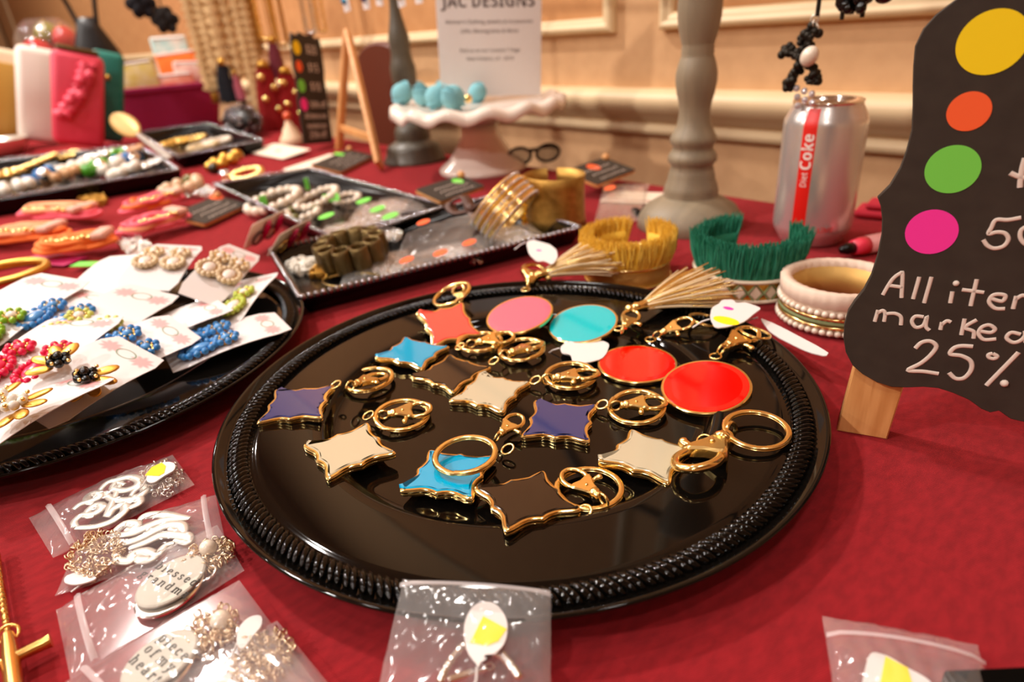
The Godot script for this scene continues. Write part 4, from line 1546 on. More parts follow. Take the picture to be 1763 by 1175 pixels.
	for k in 13:
		var th := PI * (0.16 + 0.84 * k / 12.0)
		pr.append(Vector2(sin(th), cos(th)) * u.w * 0.5)
	g.lathe(pr, 36)
	var glass := mat("clear glass", Color(1, 1, 1, 0.05), 0.03)
	glass.transparency = BaseMaterial3D.TRANSPARENCY_ALPHA
	part(u.t, "bowl", g, glass)
	g = G(Transform3D(Basis(), Vector3(0, 0, -0.03)))
	g.lathe([Vector2(0, 0), Vector2(0.045, 0.0), Vector2(0.045, 0.004), Vector2(0.008, 0.012), Vector2(0.006, 0.03), Vector2(0.006, c.y - u.w * 0.5), Vector2(0.0, c.y - u.w * 0.5)], 24)
	part(u.t, "stem", g, mat("antique gold", Color.WHITE))
	var world: Transform3D = (u.t as Node3D).transform
	for q in [["red", Color(0.68, 0.03, 0.03), Vector3(-0.2, -0.1, 0.1), 0.26, "red bauble low in the clear glass bowl"], ["red", Color(0.68, 0.03, 0.03), Vector3(0.24, 0.12, 0.0), 0.2, "smaller red bauble high in the clear glass bowl"], ["olive", Color(0.45, 0.42, 0.08), Vector3(0.02, 0.2, -0.1), 0.2, "olive green bauble in the clear glass bowl"]]:
		var bt := thing("bauble", q[4], "bauble", Transform3D(Basis(), world * (c + q[2] * u.w)), "")
		part(bt, "ball", unit_ball(20, 14), mat("bauble " + q[0], q[1], 0.15), dot_at(Vector3.ZERO, q[3] * u.w))
		g = G(); g.lathe([Vector2(0.0, 0.0), Vector2(0.005, 0.0), Vector2(0.005, 0.006), Vector2(0, 0.007)], 12)
		part(bt, "cap", g, mat("antique gold", Color.WHITE), Transform3D(Basis(), Vector3(0, q[3] * u.w * 0.98, 0)))


func basket() -> void:
	var base := P(308, 226)
	var m := mpp(base)
	var t := thing("storage_basket", "magenta fabric storage basket filled with printed pouches behind the far tray", "basket", flat_at(base + Vector3(0, 0.0006, 0), view_yaw(base)))
	var h := up_to(base, 147)
	var w := 132 * m
	var g := G()
	var k := 20 * m
	g.loft(round_rect(w, 0.12, 0.012), [Vector2(0, 0), Vector2(k * 0.5, h * 0.5), Vector2(k, h), Vector2(k - 0.004, h + 0.001), Vector2(k * 0.4, h * 0.5), Vector2(-0.006, 0.006)], true, true)
	g.x = Transform3D()
	var mg := mat("magenta fabric", Color(0.60, 0.09, 0.30), 0.9)
	part(t, "body", g, mg, Transform3D(Basis(), Vector3(0, 0, -0.06)))
	g = G()
	g.loft(round_rect(w, 0.12, 0.012), [Vector2(k, h - 0.012), Vector2(k + 0.002, h - 0.011), Vector2(k + 0.0025, h - 0.001), Vector2(k, h)], false, false)
	part(t, "hem", g, mg, Transform3D(Basis(), Vector3(0, 0, -0.06)))
	var T := t.transform
	var n := 0
	for q in [
		[-0.24, 0.52, 0.95, -0.022, Color(0.86, 0.76, 0.36), Color(0.92, 0.86, 0.74), "yellow and cream printed pouch at the left of the magenta basket"],
		[0.10, 0.42, 0.62, -0.022, Color(0.90, 0.42, 0.30), Color(0.93, 0.80, 0.74), "coral and cream printed pouch at the front of the magenta basket"],
		[0.26, 0.42, 0.86, -0.045, Color(0.86, 0.62, 0.58), Color(0.92, 0.86, 0.80), "pale pink printed pouch at the right of the magenta basket"],
		[0.20, 0.50, 1.10, -0.075, Color(0.95, 0.45, 0.16), Color(0.98, 0.55, 0.22), "bright orange pouch behind the printed ones in the magenta basket"],
		[0.14, 0.42, 1.45, -0.095, Color(0.62, 0.80, 0.80), Color(0.93, 0.88, 0.84), "tall white box with a pale blue foot at the back of the magenta basket"],
	]:
		var bw: float = (w + 2 * k) * q[1] * 0.8
		var bh: float = h * q[2] * 0.95
		var o := T * Vector3((w + 2 * k) * q[0], h * 0.62, q[3] - 0.004 * n)
		var b := thing("pouch" if n < 4 else "gift_box", q[6], "pouch" if n < 4 else "box", Transform3D(T.basis * Basis(Vector3.FORWARD, 0.06 * (n % 3 - 1)), o), "pouches in the magenta basket" if n < 4 else "")
		g = G(); g.box(Vector3(0, bh / 2, 0), Vector3(bw, bh, 0.016), 0.006)
		var pm := mat("print %d" % n, Color.WHITE, 0.8)
		tri_tex(pm, noise_tex(128, 0.03, [q[4], q[5]], 60 + n, 2, FastNoiseLite.TYPE_CELLULAR), 9.0, false)
		part(b, "body", g, pm)
		g = G(); g.box(Vector3(0, bh * 0.97, 0), Vector3(bw * 0.9, 0.006, 0.019), 0.002)
		part(b, "zipper" if n < 4 else "lid", g, mat("white card", Color.WHITE))
		n += 1


func eyeglasses() -> void:
	var c := P(920, 287)
	var m := mpp(c)
	var t := thing("eyeglasses", "tortoiseshell eyeglasses lying behind the wide gold cuff", "glasses", flat_at(c + Vector3(0, 0.0008, 0), view_yaw(c) + 0.35))
	var tort := mat("tortoiseshell", Color(0.13, 0.07, 0.03), 0.15)
	for s: float in [-1.0, 1.0]:
		var g := G()
		var p := []
		for k in 14:
			var a := TAU * k / 14
			p.append(Vector3(s * 26 * m + cos(a) * 21 * m, 17 * m + sin(a) * 14 * m + 0.002, 0))
		g.tube(curve(p, 3, true), 0.0024, 8, true)
		part(t, "rim", g, tort)
		g = G()
		g.tube(curve([Vector3(s * 48 * m, 22 * m, 0), Vector3(s * 50 * m, 18 * m, -0.05), Vector3(s * 40 * m, 6 * m, -0.11), Vector3(s * 36 * m, 0.003, -0.125)], 5), 0.002, 8)
		part(t, "temple", g, tort)
		g = G(Transform3D(Basis(Vector3.RIGHT, PI / 2), Vector3(s * 26 * m, 17 * m + 0.002, 0)))
		g.x = g.x * Transform3D(Basis.from_scale(Vector3(1, 1, 0.66)), Vector3.ZERO)
		g.loft(disc_outline(20 * m, 24), [Vector2(0, -0.0006), Vector2(0, 0.0006)])
		var lens := mat("tinted lens", Color(0.30, 0.33, 0.24, 0.35), 0.05)
		lens.transparency = BaseMaterial3D.TRANSPARENCY_ALPHA
		part(t, "lens", g, lens)
	var g2 := G()
	g2.tube(curve([Vector3(-6 * m, 24 * m, 0), Vector3(0, 27 * m, 0.001), Vector3(6 * m, 24 * m, 0)], 4), 0.0022, 8)
	part(t, "bridge", g2, tort)


func brown_chair() -> void:
	var o: Vector3 = PL(668, 240, Vector3(0, 0, -0.79), Vector3(0, 0, 1))
	var m := mpp(o)
	var t := thing("chair", "brown round-backed folded chair leaning by the wall behind the dark candlestick", "chair", Transform3D(Basis(), Vector3(o.x, -0.748, -0.80)))
	var w := 52 * m * 1.5
	var top := PL(668, 72, Vector3(0, 0, -0.79), Vector3(0, 0, 1)).y + 0.75
	var line := PackedVector2Array()
	for k in 13:
		var a := PI * k / 12
		line.append(Vector2(cos(a) * w, -(top - w * 0.5) - sin(a) * w * 0.5))
	line.append(Vector2(-w, -0.42))
	line.append(Vector2(w, -0.42))
	var g := G(Transform3D(Basis(Vector3.RIGHT, PI / 2), Vector3(0, 0, 0)))
	g.loft(line, [Vector2(-0.006, -0.02), Vector2(0, -0.014), Vector2(0, 0.0), Vector2(-0.006, 0.006)])
	part(t, "backrest", g, mat("brown leather", Color(0.36, 0.15, 0.07), 0.5))
	g = G(); g.box(Vector3(0, 0.62, -0.035), Vector3(w * 1.9, 0.38, 0.02), 0.008)
	part(t, "seat", g, M["brown leather"])
	for s: float in [-1.0, 1.0]:
		for e: float in [-0.05, 0.0]:
			g = G(); g.tube(PackedVector3Array([Vector3(s * w * 0.85, 0.40, e), Vector3(s * w * 0.9, 0.0, e)]), [0.016, 0.011], 10)
			part(t, "leg", g, mat("dark wood", Color(0.12, 0.06, 0.03), 0.4))


# ---------------------------------------------------------------- trays and what lies in them
func tray(label: String, px: String, rim: float, single := false) -> Dictionary:
	var w := []
	var mid := Vector3.ZERO
	for q: Vector2 in px_list(px):
		var p := P(q.x, q.y, rim)
		w.append(p)
		mid += p / 4.0
	mid.y = 0
	var t := thing("display_tray", label, "tray", Transform3D(Basis(), mid + Vector3(0, 0.0005, 0)), "black trays with a beaded rim")
	var line := PackedVector2Array()
	for p: Vector3 in w:
		line.append(Vector2(p.x - mid.x, p.z - mid.z))
	var g := G()
	g.loft(line, [Vector2(-0.008, 0), Vector2(-0.007, 0.0005), Vector2(-0.001, rim - 0.003), Vector2(0, rim - 0.001), Vector2(-0.001, rim), Vector2(-0.005, rim), Vector2(-0.0065, rim - 0.002), Vector2(-0.012, 0.0035)])
	part(t, "body", g, mat("black satin", Color.WHITE))
	var spots := []
	var r := 0.0027
	for i in 4:
		var a: Vector2 = line[i]
		var b: Vector2 = line[(i + 1) % 4]
		var cnt := int(a.distance_to(b) / (r * 2.05))
		for k in cnt:
			var p := a.lerp(b, (k + 0.5) / cnt)
			spots.append(dot_at(Vector3(p.x * 0.99, rim + r * 0.5, p.y * 0.99), r))
	if single:
		for s in spots:
			part(t, "rim_bead", unit_ball(8, 6), mat("black bead", Color.WHITE), s)
	else:
		copies(t, "beaded_rim", unit_ball(8, 6), mat("black bead", Color.WHITE), spots)
	return {"t": t, "line": line, "mid": mid}


# a bracelet of beads that lies flat or leans; each bead is a part
func bracelet(label: String, px: float, py: float, h: float, R: float, r: float, m: Material, tilt := Vector3.UP, group := "", squash := 1.0, accent: Material = null, called := "bead_bracelet") -> Node3D:
	var c := P(px, py, h + r)
	var b := basis_to(Vector3(1, 0, 0.4), tilt)
	var t := thing(called, label, "bracelet", Transform3D(b, c), group)
	var n := maxi(6, int(TAU * R * (1 + squash) / 2 / (r * 2.02)))
	for k in n:
		var a := TAU * k / n
		var p := Vector3(cos(a) * R, 0, sin(a) * R * squash)
		part(t, "bead", unit_ball(12, 8) if r > 0.003 else unit_ball(8, 6), accent if accent and k % 4 == 1 else m, Transform3D(Basis.from_scale(Vector3.ONE * r * rng.randf_range(0.9, 1.08)), p + Vector3(0, rng.randf_range(-0.1, 0.1) * r, 0)))
	return t


# a clear bag from four corners: near-left, near-right, far-right, far-left
func film_sheet(t: Node3D, w: Array, bulge: float, wrinkle: float, seed_: int, two := true) -> void:
	var n := FastNoiseLite.new()
	n.seed = seed_
	n.frequency = 1.0
	n.noise_type = FastNoiseLite.TYPE_SIMPLEX_SMOOTH
	n.fractal_type = FastNoiseLite.FRACTAL_RIDGED
	n.fractal_octaves = 2
	var inv := t.transform.affine_inverse()
	for lay in (2 if two else 1):
		var rows := []
		for i in 25:
			var v := i / 24.0
			var row := PackedVector3Array()
			for j in 33:
				var u := j / 32.0
				var p: Vector3 = (w[0] as Vector3).lerp(w[1], u).lerp((w[3] as Vector3).lerp(w[2], u), v)
				var e := pow(sin(PI * clampf(u, 0, 1)) * sin(PI * v), 0.5)
				if lay == 0:
					p.y += bulge * e + wrinkle * (0.6 + n.get_noise_2d(u * 3.1 + v * 1.2, v * 2.3 - u * 0.7)) * (0.3 + 0.7 * e)
					p.x += 0.0008 * n.get_noise_2d(v * 5.0, 7.0)
				else:
					p.y += 0.0003
				row.append(inv * p)
			rows.append(row)
		var g := G()
		g.grid(rows)
		part(t, "film", g, mat("clear film", Color.WHITE))


func bag(label: String, px: String, hs: Array, zip_u: float, along_u: bool, bulge: float, seed_: int, group := "clear zip bags of jewellery") -> Node3D:
	var w := []
	var c := px_list(px)
	var mid := Vector3.ZERO
	for i in 4:
		w.append(P(c[i].x, c[i].y, hs[i]))
		mid += w[i] / 4.0
	mid.y = 0
	var t := thing("zip_bag", label, "plastic bag", Transform3D(Basis(), mid), group)
	film_sheet(t, w, bulge, 0.0016, seed_)
	if zip_u >= 0:
		var rows := []
		for k in 3:
			var row := PackedVector3Array()
			for j in 13:
				var f := j / 12.0
				var u := (zip_u + (k - 1) * 0.019) if along_u else f
				var v := f if along_u else (zip_u + (k - 1) * 0.02)
				var p: Vector3 = (w[0] as Vector3).lerp(w[1], u).lerp((w[3] as Vector3).lerp(w[2], u), v)
				p.y += bulge * pow(sin(PI * u) * sin(PI * v), 0.5) + 0.0022 + (0.0006 if k == 1 else 0.0)
				row.append(p - mid)
			rows.append(row)
		var g := G()
		g.grid(rows)
		part(t, "zip_strip", g, mat("film zip strip", Color.WHITE), Transform3D(), "whitish zip strip")
	return t


func dot_label(parent: Node3D, p: Vector3, r: float, key: String) -> void:
	var g := G()
	g.loft(disc_outline(r, 20), [Vector2(0, 0), Vector2(0, 0.0004)])
	part(parent, "sticker", g, mat(key, Color.WHITE), Transform3D(Basis(Vector3(1, 0, 0.3).normalized(), 0.2), parent.transform.affine_inverse() * p), key.replace("dot ", "") + " round sticker")


# a heap of small chain links round a point
func chain_heap(label: String, px: float, py: float, h: float, rx: float, rz: float, n: int, m: Material, r := 0.0016, category := "necklace", called := "chain_necklace", group := "") -> Node3D:
	var c := P(px, py, h)
	var t := thing(called, label, category, Transform3D(Basis(), c), group)
	var g := G()
	g.ring(1.0, 0.30, 10, 5)
	if not M.has("link"):
		M["link"] = g.mesh()
	var at := []
	for i in n:
		var a := i * 0.35 + rng.randf() * 0.3
		var q := sqrt(rng.randf())
		var p := Vector3(cos(a) * rx * q, rng.randf() * 0.004, sin(a) * rz * q)
		at.append(Transform3D(Basis.from_euler(Vector3(rng.randf() * 6, rng.randf() * 6, rng.randf() * 6)).scaled(Vector3.ONE * r), p))
	copies(t, "links", M["link"], m, at)
	return t


func trays() -> void:
	var gold := mat("gold", Color.WHITE)
	var pearl := mat("pearl", Color.WHITE)
	# nearest tray
	tray("long black beaded tray behind the key ring plate, nearest of the four trays", "463,434 514,518 1002,395 842,342", 0.0155, true)
	# middle tray
	tray("black beaded tray in the middle with pearl bracelets and green dotted bags", "368,319 585,418 772,358 531,292", 0.017, true)
	tray("long black beaded tray along the left edge full of coloured bead bracelets", "-190,375 312,294 240,252 -120,288", 0.024)
	tray("smallest black beaded tray farthest back, in front of the magenta basket", "238,230 306,272 454,243 354,213", 0.022)

	# --- pearl bracelets of the middle tray
	bracelet("large cream pearl bracelet at the back left of the middle tray", 470, 345, 0.009, 0.042, 0.0062, pearl, Vector3(0.1, 1, 0.25), "pearl bracelets in the middle tray", 0.8)
	bracelet("second cream pearl bracelet lying right of the largest one in the middle tray", 545, 342, 0.011, 0.034, 0.0052, pearl, Vector3(-0.1, 1, 0.3), "pearl bracelets in the middle tray", 0.8)
	bracelet("smaller pearl and olive bead bracelet at the front of the middle tray", 520, 366, 0.008, 0.026, 0.005, pearl, Vector3(0.2, 1, 0.1), "pearl bracelets in the middle tray", 0.7, mat("olive bead", Color(0.42, 0.40, 0.16), 0.3))
	bracelet("short pearl bracelet at the right of the middle tray beside a green dot", 598, 342, 0.006, 0.022, 0.0045, pearl, Vector3(0, 1, 0.1), "pearl bracelets in the middle tray", 0.7)
	var bags := [
		["540,420 640,405 640,380 560,390", "front left clear bag with a green dot in the middle tray", "562,372"],
		["590,405 690,385 690,360 610,372", "clear bag with a large green dot at the front of the middle tray", "672,372"],
		["600,380 690,372 700,345 620,352", "clear bag with a green dot at the tray's right, behind the front bags", "650,360"],
		["640,370 745,364 730,340 655,342", "clear bag with a green dot at the right corner of the middle tray", "626,346"],
	]
	var n := 0
	for b in bags:
		var hs := [0.006 + 0.0015 * n, 0.006 + 0.0015 * n, 0.01 + 0.001 * n, 0.009 + 0.001 * n]
		var t := bag(b[1], b[0], hs, -1.0, true, 0.005, 80 + n, "green dotted bags in the middle tray")
		var d := px_list(b[2])[0] as Vector2
		dot_label(t, P(d.x, d.y, 0.0165), 0.0095, "dot green")
		var c := px_list(b[0])
		chain_heap("fine silver chain inside the %s green dotted bag of the middle tray" % ["front left", "large front", "right rear", "right corner"][n], (c[0].x + c[2].x) / 2, (c[0].y + c[2].y) / 2, 0.008, 0.022, 0.018, 90, mat("silver", Color.WHITE), 0.002, "necklace", "chain_necklace", "chains in green dotted bags")
		n += 1
	var u := upright("paper_tag", "small green paper tag hanging on the large pearl bracelet", "tag", 450, 462, 358, 338, "green paper tags on pearls", 0.012)
	var g := G(); g.box(Vector3(0, u.h / 2, 0), Vector3(u.w, u.h, 0.0006))
	part(u.t, "tag", g, mat("dot green", Color.WHITE))
	u = upright("paper_tag", "narrow green paper tag standing between the two large pearl bracelets", "tag", 527, 534, 328, 308, "green paper tags on pearls", 0.014)
	g = G(); g.box(Vector3(0, u.h / 2, 0), Vector3(u.w, u.h, 0.0006))
	part(u.t, "tag", g, mat("dot green", Color.WHITE))
	u = upright("paper_tag", "wide green paper tag lying on the right pearl bracelet", "tag", 558, 585, 350, 334, "green paper tags on pearls", 0.014)
	g = G(); g.box(Vector3(0, u.h / 2, 0), Vector3(u.w, u.h, 0.0006), 0.0, Basis(Vector3.RIGHT, -0.9))
	part(u.t, "tag", g, mat("dot green", Color.WHITE))

	# --- nearest tray: bags with orange dots, bronze bracelet, gold chain
	var obags := [
		["680,448 800,430 838,362 700,402", "big clear bag standing up at the middle of the nearest tray", "729,383", 0.012],
		["585,492 720,470 700,430 600,450", "clear bag of silver chain with an orange dot, front left of the nearest tray", "700,448", 0.006],
		["700,478 850,440 820,415 700,440", "clear bag of silver chain with an orange dot, front middle of the nearest tray", "758,436", 0.006],
		["800,440 940,408 910,385 810,410", "clear bag with an orange dot at the right end of the nearest tray", "808,418", 0.006],
		["600,425 690,410 680,388 610,398", "clear bag with an orange dot behind the bronze bracelet", "615,398", 0.008],
	]
	n = 0
	for b in obags:
		var tall: float = 0.032 if n == 0 else b[3] + 0.006
		var t := bag(b[1], b[0], [b[3], b[3], tall, tall], -1.0, true, 0.006, 90 + n, "orange dotted bags in the nearest tray")
		var d := px_list(b[2])[0] as Vector2
		dot_label(t, P(d.x, d.y, b[3] + (0.012 if n > 0 else 0.018)), 0.0068, "dot orange")
		var c := px_list(b[0])
		if n > 0:
			chain_heap("silver chain heaped in the %s orange dotted bag" % ["", "front left", "front middle", "right end", "rear"][n], (c[0].x + c[1].x + c[2].x) / 3, (c[0].y + c[1].y + c[2].y) / 3, b[3] + 0.001, 0.028, 0.018, 220, mat("silver", Color.WHITE), 0.0022, "necklace", "chain_necklace", "chains in orange dotted bags")
		n += 1
	bronze_bracelet()
	chain_heap("gold nugget bead cluster beside the bronze bracelet, at the left of the tray", 560, 470, 0.006, 0.014, 0.012, 90, mat("antique gold", Color.WHITE), 0.0028, "bracelet", "nugget_bracelet")
	chain_heap("heap of white stones and silver links at the nearest tray's left corner", 525, 462, 0.006, 0.014, 0.014, 60, mat("milky bead", Color(0.93, 0.91, 0.86), 0.2), 0.0045, "bracelet", "stone_bracelet")
	var c := P(605, 482, 0.011)
	var t := thing("bangle", "thin plain gold bangle leaning in front of the bronze bracelet", "bangle", Transform3D(basis_to(Vector3(1, 0.1, -0.3), Vector3(0.1, 1, -0.05)), c))
	g = G()
	g.x = Transform3D(Basis.from_scale(Vector3(1, 1, 0.6)), Vector3.ZERO)
	g.ring(0.030, 0.0012, 48, 8)
	part(t, "hoop", g, gold)
	g = G(); g.ball(Vector3(0.03, 0, 0), Vector3.ONE * 0.0025)
	part(t, "end_bead", g, gold)

	# --- smallest tray: gold and pearl strings
	for q in [[330, 240, "gold", "gold bead bracelet at the left of the smallest tray"], [372, 244, "pearl", "pearl bead bracelet at the right of the smallest tray"], [350, 252, "champagne bead", "champagne bead bracelet at the front of the smallest tray"], [300, 246, "antique gold", "antique gold bead bracelet nearest the spoon in the smallest tray"]]:
		var m: Material = mat("champagne bead", Color(0.80, 0.70, 0.52), 0.25) if q[2] == "champagne bead" else M[q[2]]
		bracelet(q[3], q[0], q[1], 0.006, 0.036, 0.006, m, Vector3(0, 1, 0.1), "bracelets in the smallest tray", 0.8)

	# --- left tray: coloured bracelets
	var cols := {"blue": Color(0.10, 0.42, 0.68), "white": Color(0.90, 0.87, 0.82), "green": Color(0.28, 0.60, 0.14), "gold": Color(0.70, 0.50, 0.18), "tan": Color(0.80, 0.62, 0.45), "silver": Color(0.7, 0.68, 0.66)}
	for q in [
		[20, 322, "white", "white bead bracelet at the front left of the long left tray", 0.030, 0.0075],
		[62, 308, "blue", "bright blue bead bracelet at the left of the long left tray", 0.026, 0.0085],
		[104, 302, "tan", "tan stone bracelet right of the left blue one", 0.030, 0.0075],
		[128, 287, "white", "white stone bracelet behind the tan one in the long left tray", 0.032, 0.0075],
		[158, 290, "green", "green bead bracelet in the middle of the long left tray", 0.024, 0.0085],
		[184, 288, "white", "white pearl bracelet between the green and the right blue one", 0.026, 0.008],
		[216, 276, "blue", "blue bead bracelet at the right of the long left tray", 0.024, 0.008],
		[214, 294, "white", "white bead bracelet in front of the right blue one", 0.024, 0.0075],
		[255, 284, "silver", "silver bead bracelet near the right end of the long left tray", 0.030, 0.006],
		[70, 278, "gold", "gold bead bracelet at the back left of the long left tray", 0.034, 0.0065],
		[112, 268, "gold", "gold bead bracelet at the back of the long left tray below the pink purse", 0.034, 0.0065],
		[200, 264, "green", "small green bead bracelet at the back right of the long left tray", 0.022, 0.0065],
		[226, 262, "tan", "tan bead bracelet at the very back right of the long left tray", 0.024, 0.006],
		[10, 300, "gold", "gold bead bracelet at the far left of the long left tray", 0.032, 0.007],
		[172, 268, "silver", "silver bead bracelet at the back middle of the long left tray", 0.030, 0.0065],
	]:
		var m: Material = gold if q[2] == "gold" else mat("silver", Color.WHITE) if q[2] == "silver" else mat("bracelet " + q[2], cols[q[2]], 0.2)
		bracelet(q[3], q[0], q[1], 0.012, q[4], q[5] * (1.35 if q[2] in ["blue", "white", "green", "tan"] else 1.0), m, Vector3(rng.randf_range(-0.2, 0.2), 1, rng.randf_range(0.0, 0.4)), "bead bracelets in the long left tray", 0.85, mat("silver", Color.WHITE) if q[2] in ["blue", "green"] else null)
	# spoon leaning over the tray corners
	var b := P(288, 270, 0.034)
	var a: Vector3 = PL(196, 200, b + (b - EYE) * 0.12, ((EYE - b) * Vector3(1, 0, 1)).normalized())
	t = thing("serving_spoon", "gold bowled spoon with a pale handle leaning across the two far trays", "spoon", Transform3D(basis_to(a - b, Vector3(0.3, 1, 0.6)), b))
	var L := a.distance_to(b)
	g = G(); g.ball(Vector3(L * 0.78, 0, 0), Vector3(L * 0.26, 0.006, L * 0.11), Basis(), 24, 10)
	part(t, "bowl", g, mat("spoon gold", Color(0.74, 0.58, 0.32), 0.45, 0.3))
	g = G(); g.tube(PackedVector3Array([Vector3(-L * 0.05, 0, 0), Vector3(L * 0.3, 0, 0), Vector3(L * 0.56, 0, 0)]), [0.007, 0.0055, 0.004], 10, false, 0.5)
	part(t, "handle", g, mat("spoon handle", Color(0.62, 0.57, 0.52), 0.3))


func bronze_bracelet() -> void:
	var c := P(612, 455, 0.008)
	var t := thing("bronze_bracelet", "bronze stretch bracelet of large hollow textured segments in the nearest tray", "bracelet", Transform3D(basis_to(Vector3(1, 0, 0.2), Vector3(0.05, 1, 0.12)), c))
	var m := mat("bronze rough", Color(0.46, 0.39, 0.25), 0.3, 1.0)
	m.normal_enabled = true
	var nt := noise_tex(128, 0.12, [Color.BLACK, Color.WHITE], 51, 2, FastNoiseLite.TYPE_CELLULAR)
	nt.as_normal_map = true
	nt.bump_strength = 6.0
	m.normal_texture = nt
	m.uv1_triplanar = true
	m.uv1_scale = Vector3.ONE * 60
	for k in 10:
		var a := TAU * k / 10
		var g := G()
		g.lathe([Vector2(0.0062, 0.0), Vector2(0.0082, 0.001), Vector2(0.0094, 0.008), Vector2(0.0096, 0.014), Vector2(0.0086, 0.023), Vector2(0.0078, 0.0255), Vector2(0.0070, 0.0258), Vector2(0.0066, 0.0245), Vector2(0.0068, 0.012), Vector2(0.0, 0.010)], 20)
		part(t, "segment", g, m, Transform3D(Basis(Vector3.UP, -a) * Basis(Vector3.FORWARD, 0.10), Vector3(cos(a) * 0.0275, 0, sin(a) * 0.0225)))
	var g2 := G(Transform3D(Basis.from_scale(Vector3(1, 1, 0.82)), Vector3(0, 0.012, 0)))
	g2.ring(0.0268, 0.0012, 32, 6)
	part(t, "elastic", g2, mat("dark bronze", Color.WHITE))


# ---------------------------------------------------------------- things lying between the trays
func cord_bundle(label: String, a: Vector2, b: Vector2, h: float, width: float, cols: Array, seed_: int) -> void:
	var A := P(a.x, a.y, h)
	var B := P(b.x, b.y, h)
	var L := A.distance_to(B)
	var t := thing("cord_bracelet", label, "bracelet", Transform3D(basis_to(B - A, Vector3.UP), (A + B) / 2), "looped cord bracelets")
	var r := RandomNumberGenerator.new()
	r.seed = seed_
	for k in 9:
		var g := G()
		var pts := []
		var f := 1.0 - 0.075 * k
		var lift := 0.004 * (k % 3)
		for i in 14:
			var a0 := TAU * i / 14
			var x := cos(a0) * L / 2 * f
			var z := sin(a0) * width * f * (1.0 + 0.25 * cos(a0 * 2 + k))
			pts.append(Vector3(x + r.randf_range(-0.002, 0.002), lift + r.randf_range(0, 0.003), z + r.randf_range(-0.0015, 0.0015)))
		g.tube(curve(pts, 4, true), 0.0030, 7, true)
		part(t, "cord", g, mat("cord " + cols[k % cols.size()], {"pink": Color(0.95, 0.40, 0.47), "orange": Color(0.99, 0.51, 0.22), "peach": Color(0.97, 0.64, 0.46)}[cols[k % cols.size()]], 0.8))
	var g2 := G()
	for i in 9:
		g2.ball(Vector3(L * (-0.26 + 0.065 * i), 0.0115 + 0.001 * sin(i * 2.0), width * 0.75), Vector3.ONE * 0.0028, Basis(), 8, 6)
	part(t, "gold_beads", g2, mat("gold", Color.WHITE), Transform3D(), "", "stuff")
	g2 = G()
	g2.box(Vector3(L * 0.36, 0.011, 0), Vector3(0.016, 0.008, width * 1.7), 0.003)
	part(t, "wrap", g2, mat("blush wrap", Color(0.88, 0.66, 0.58), 0.6))


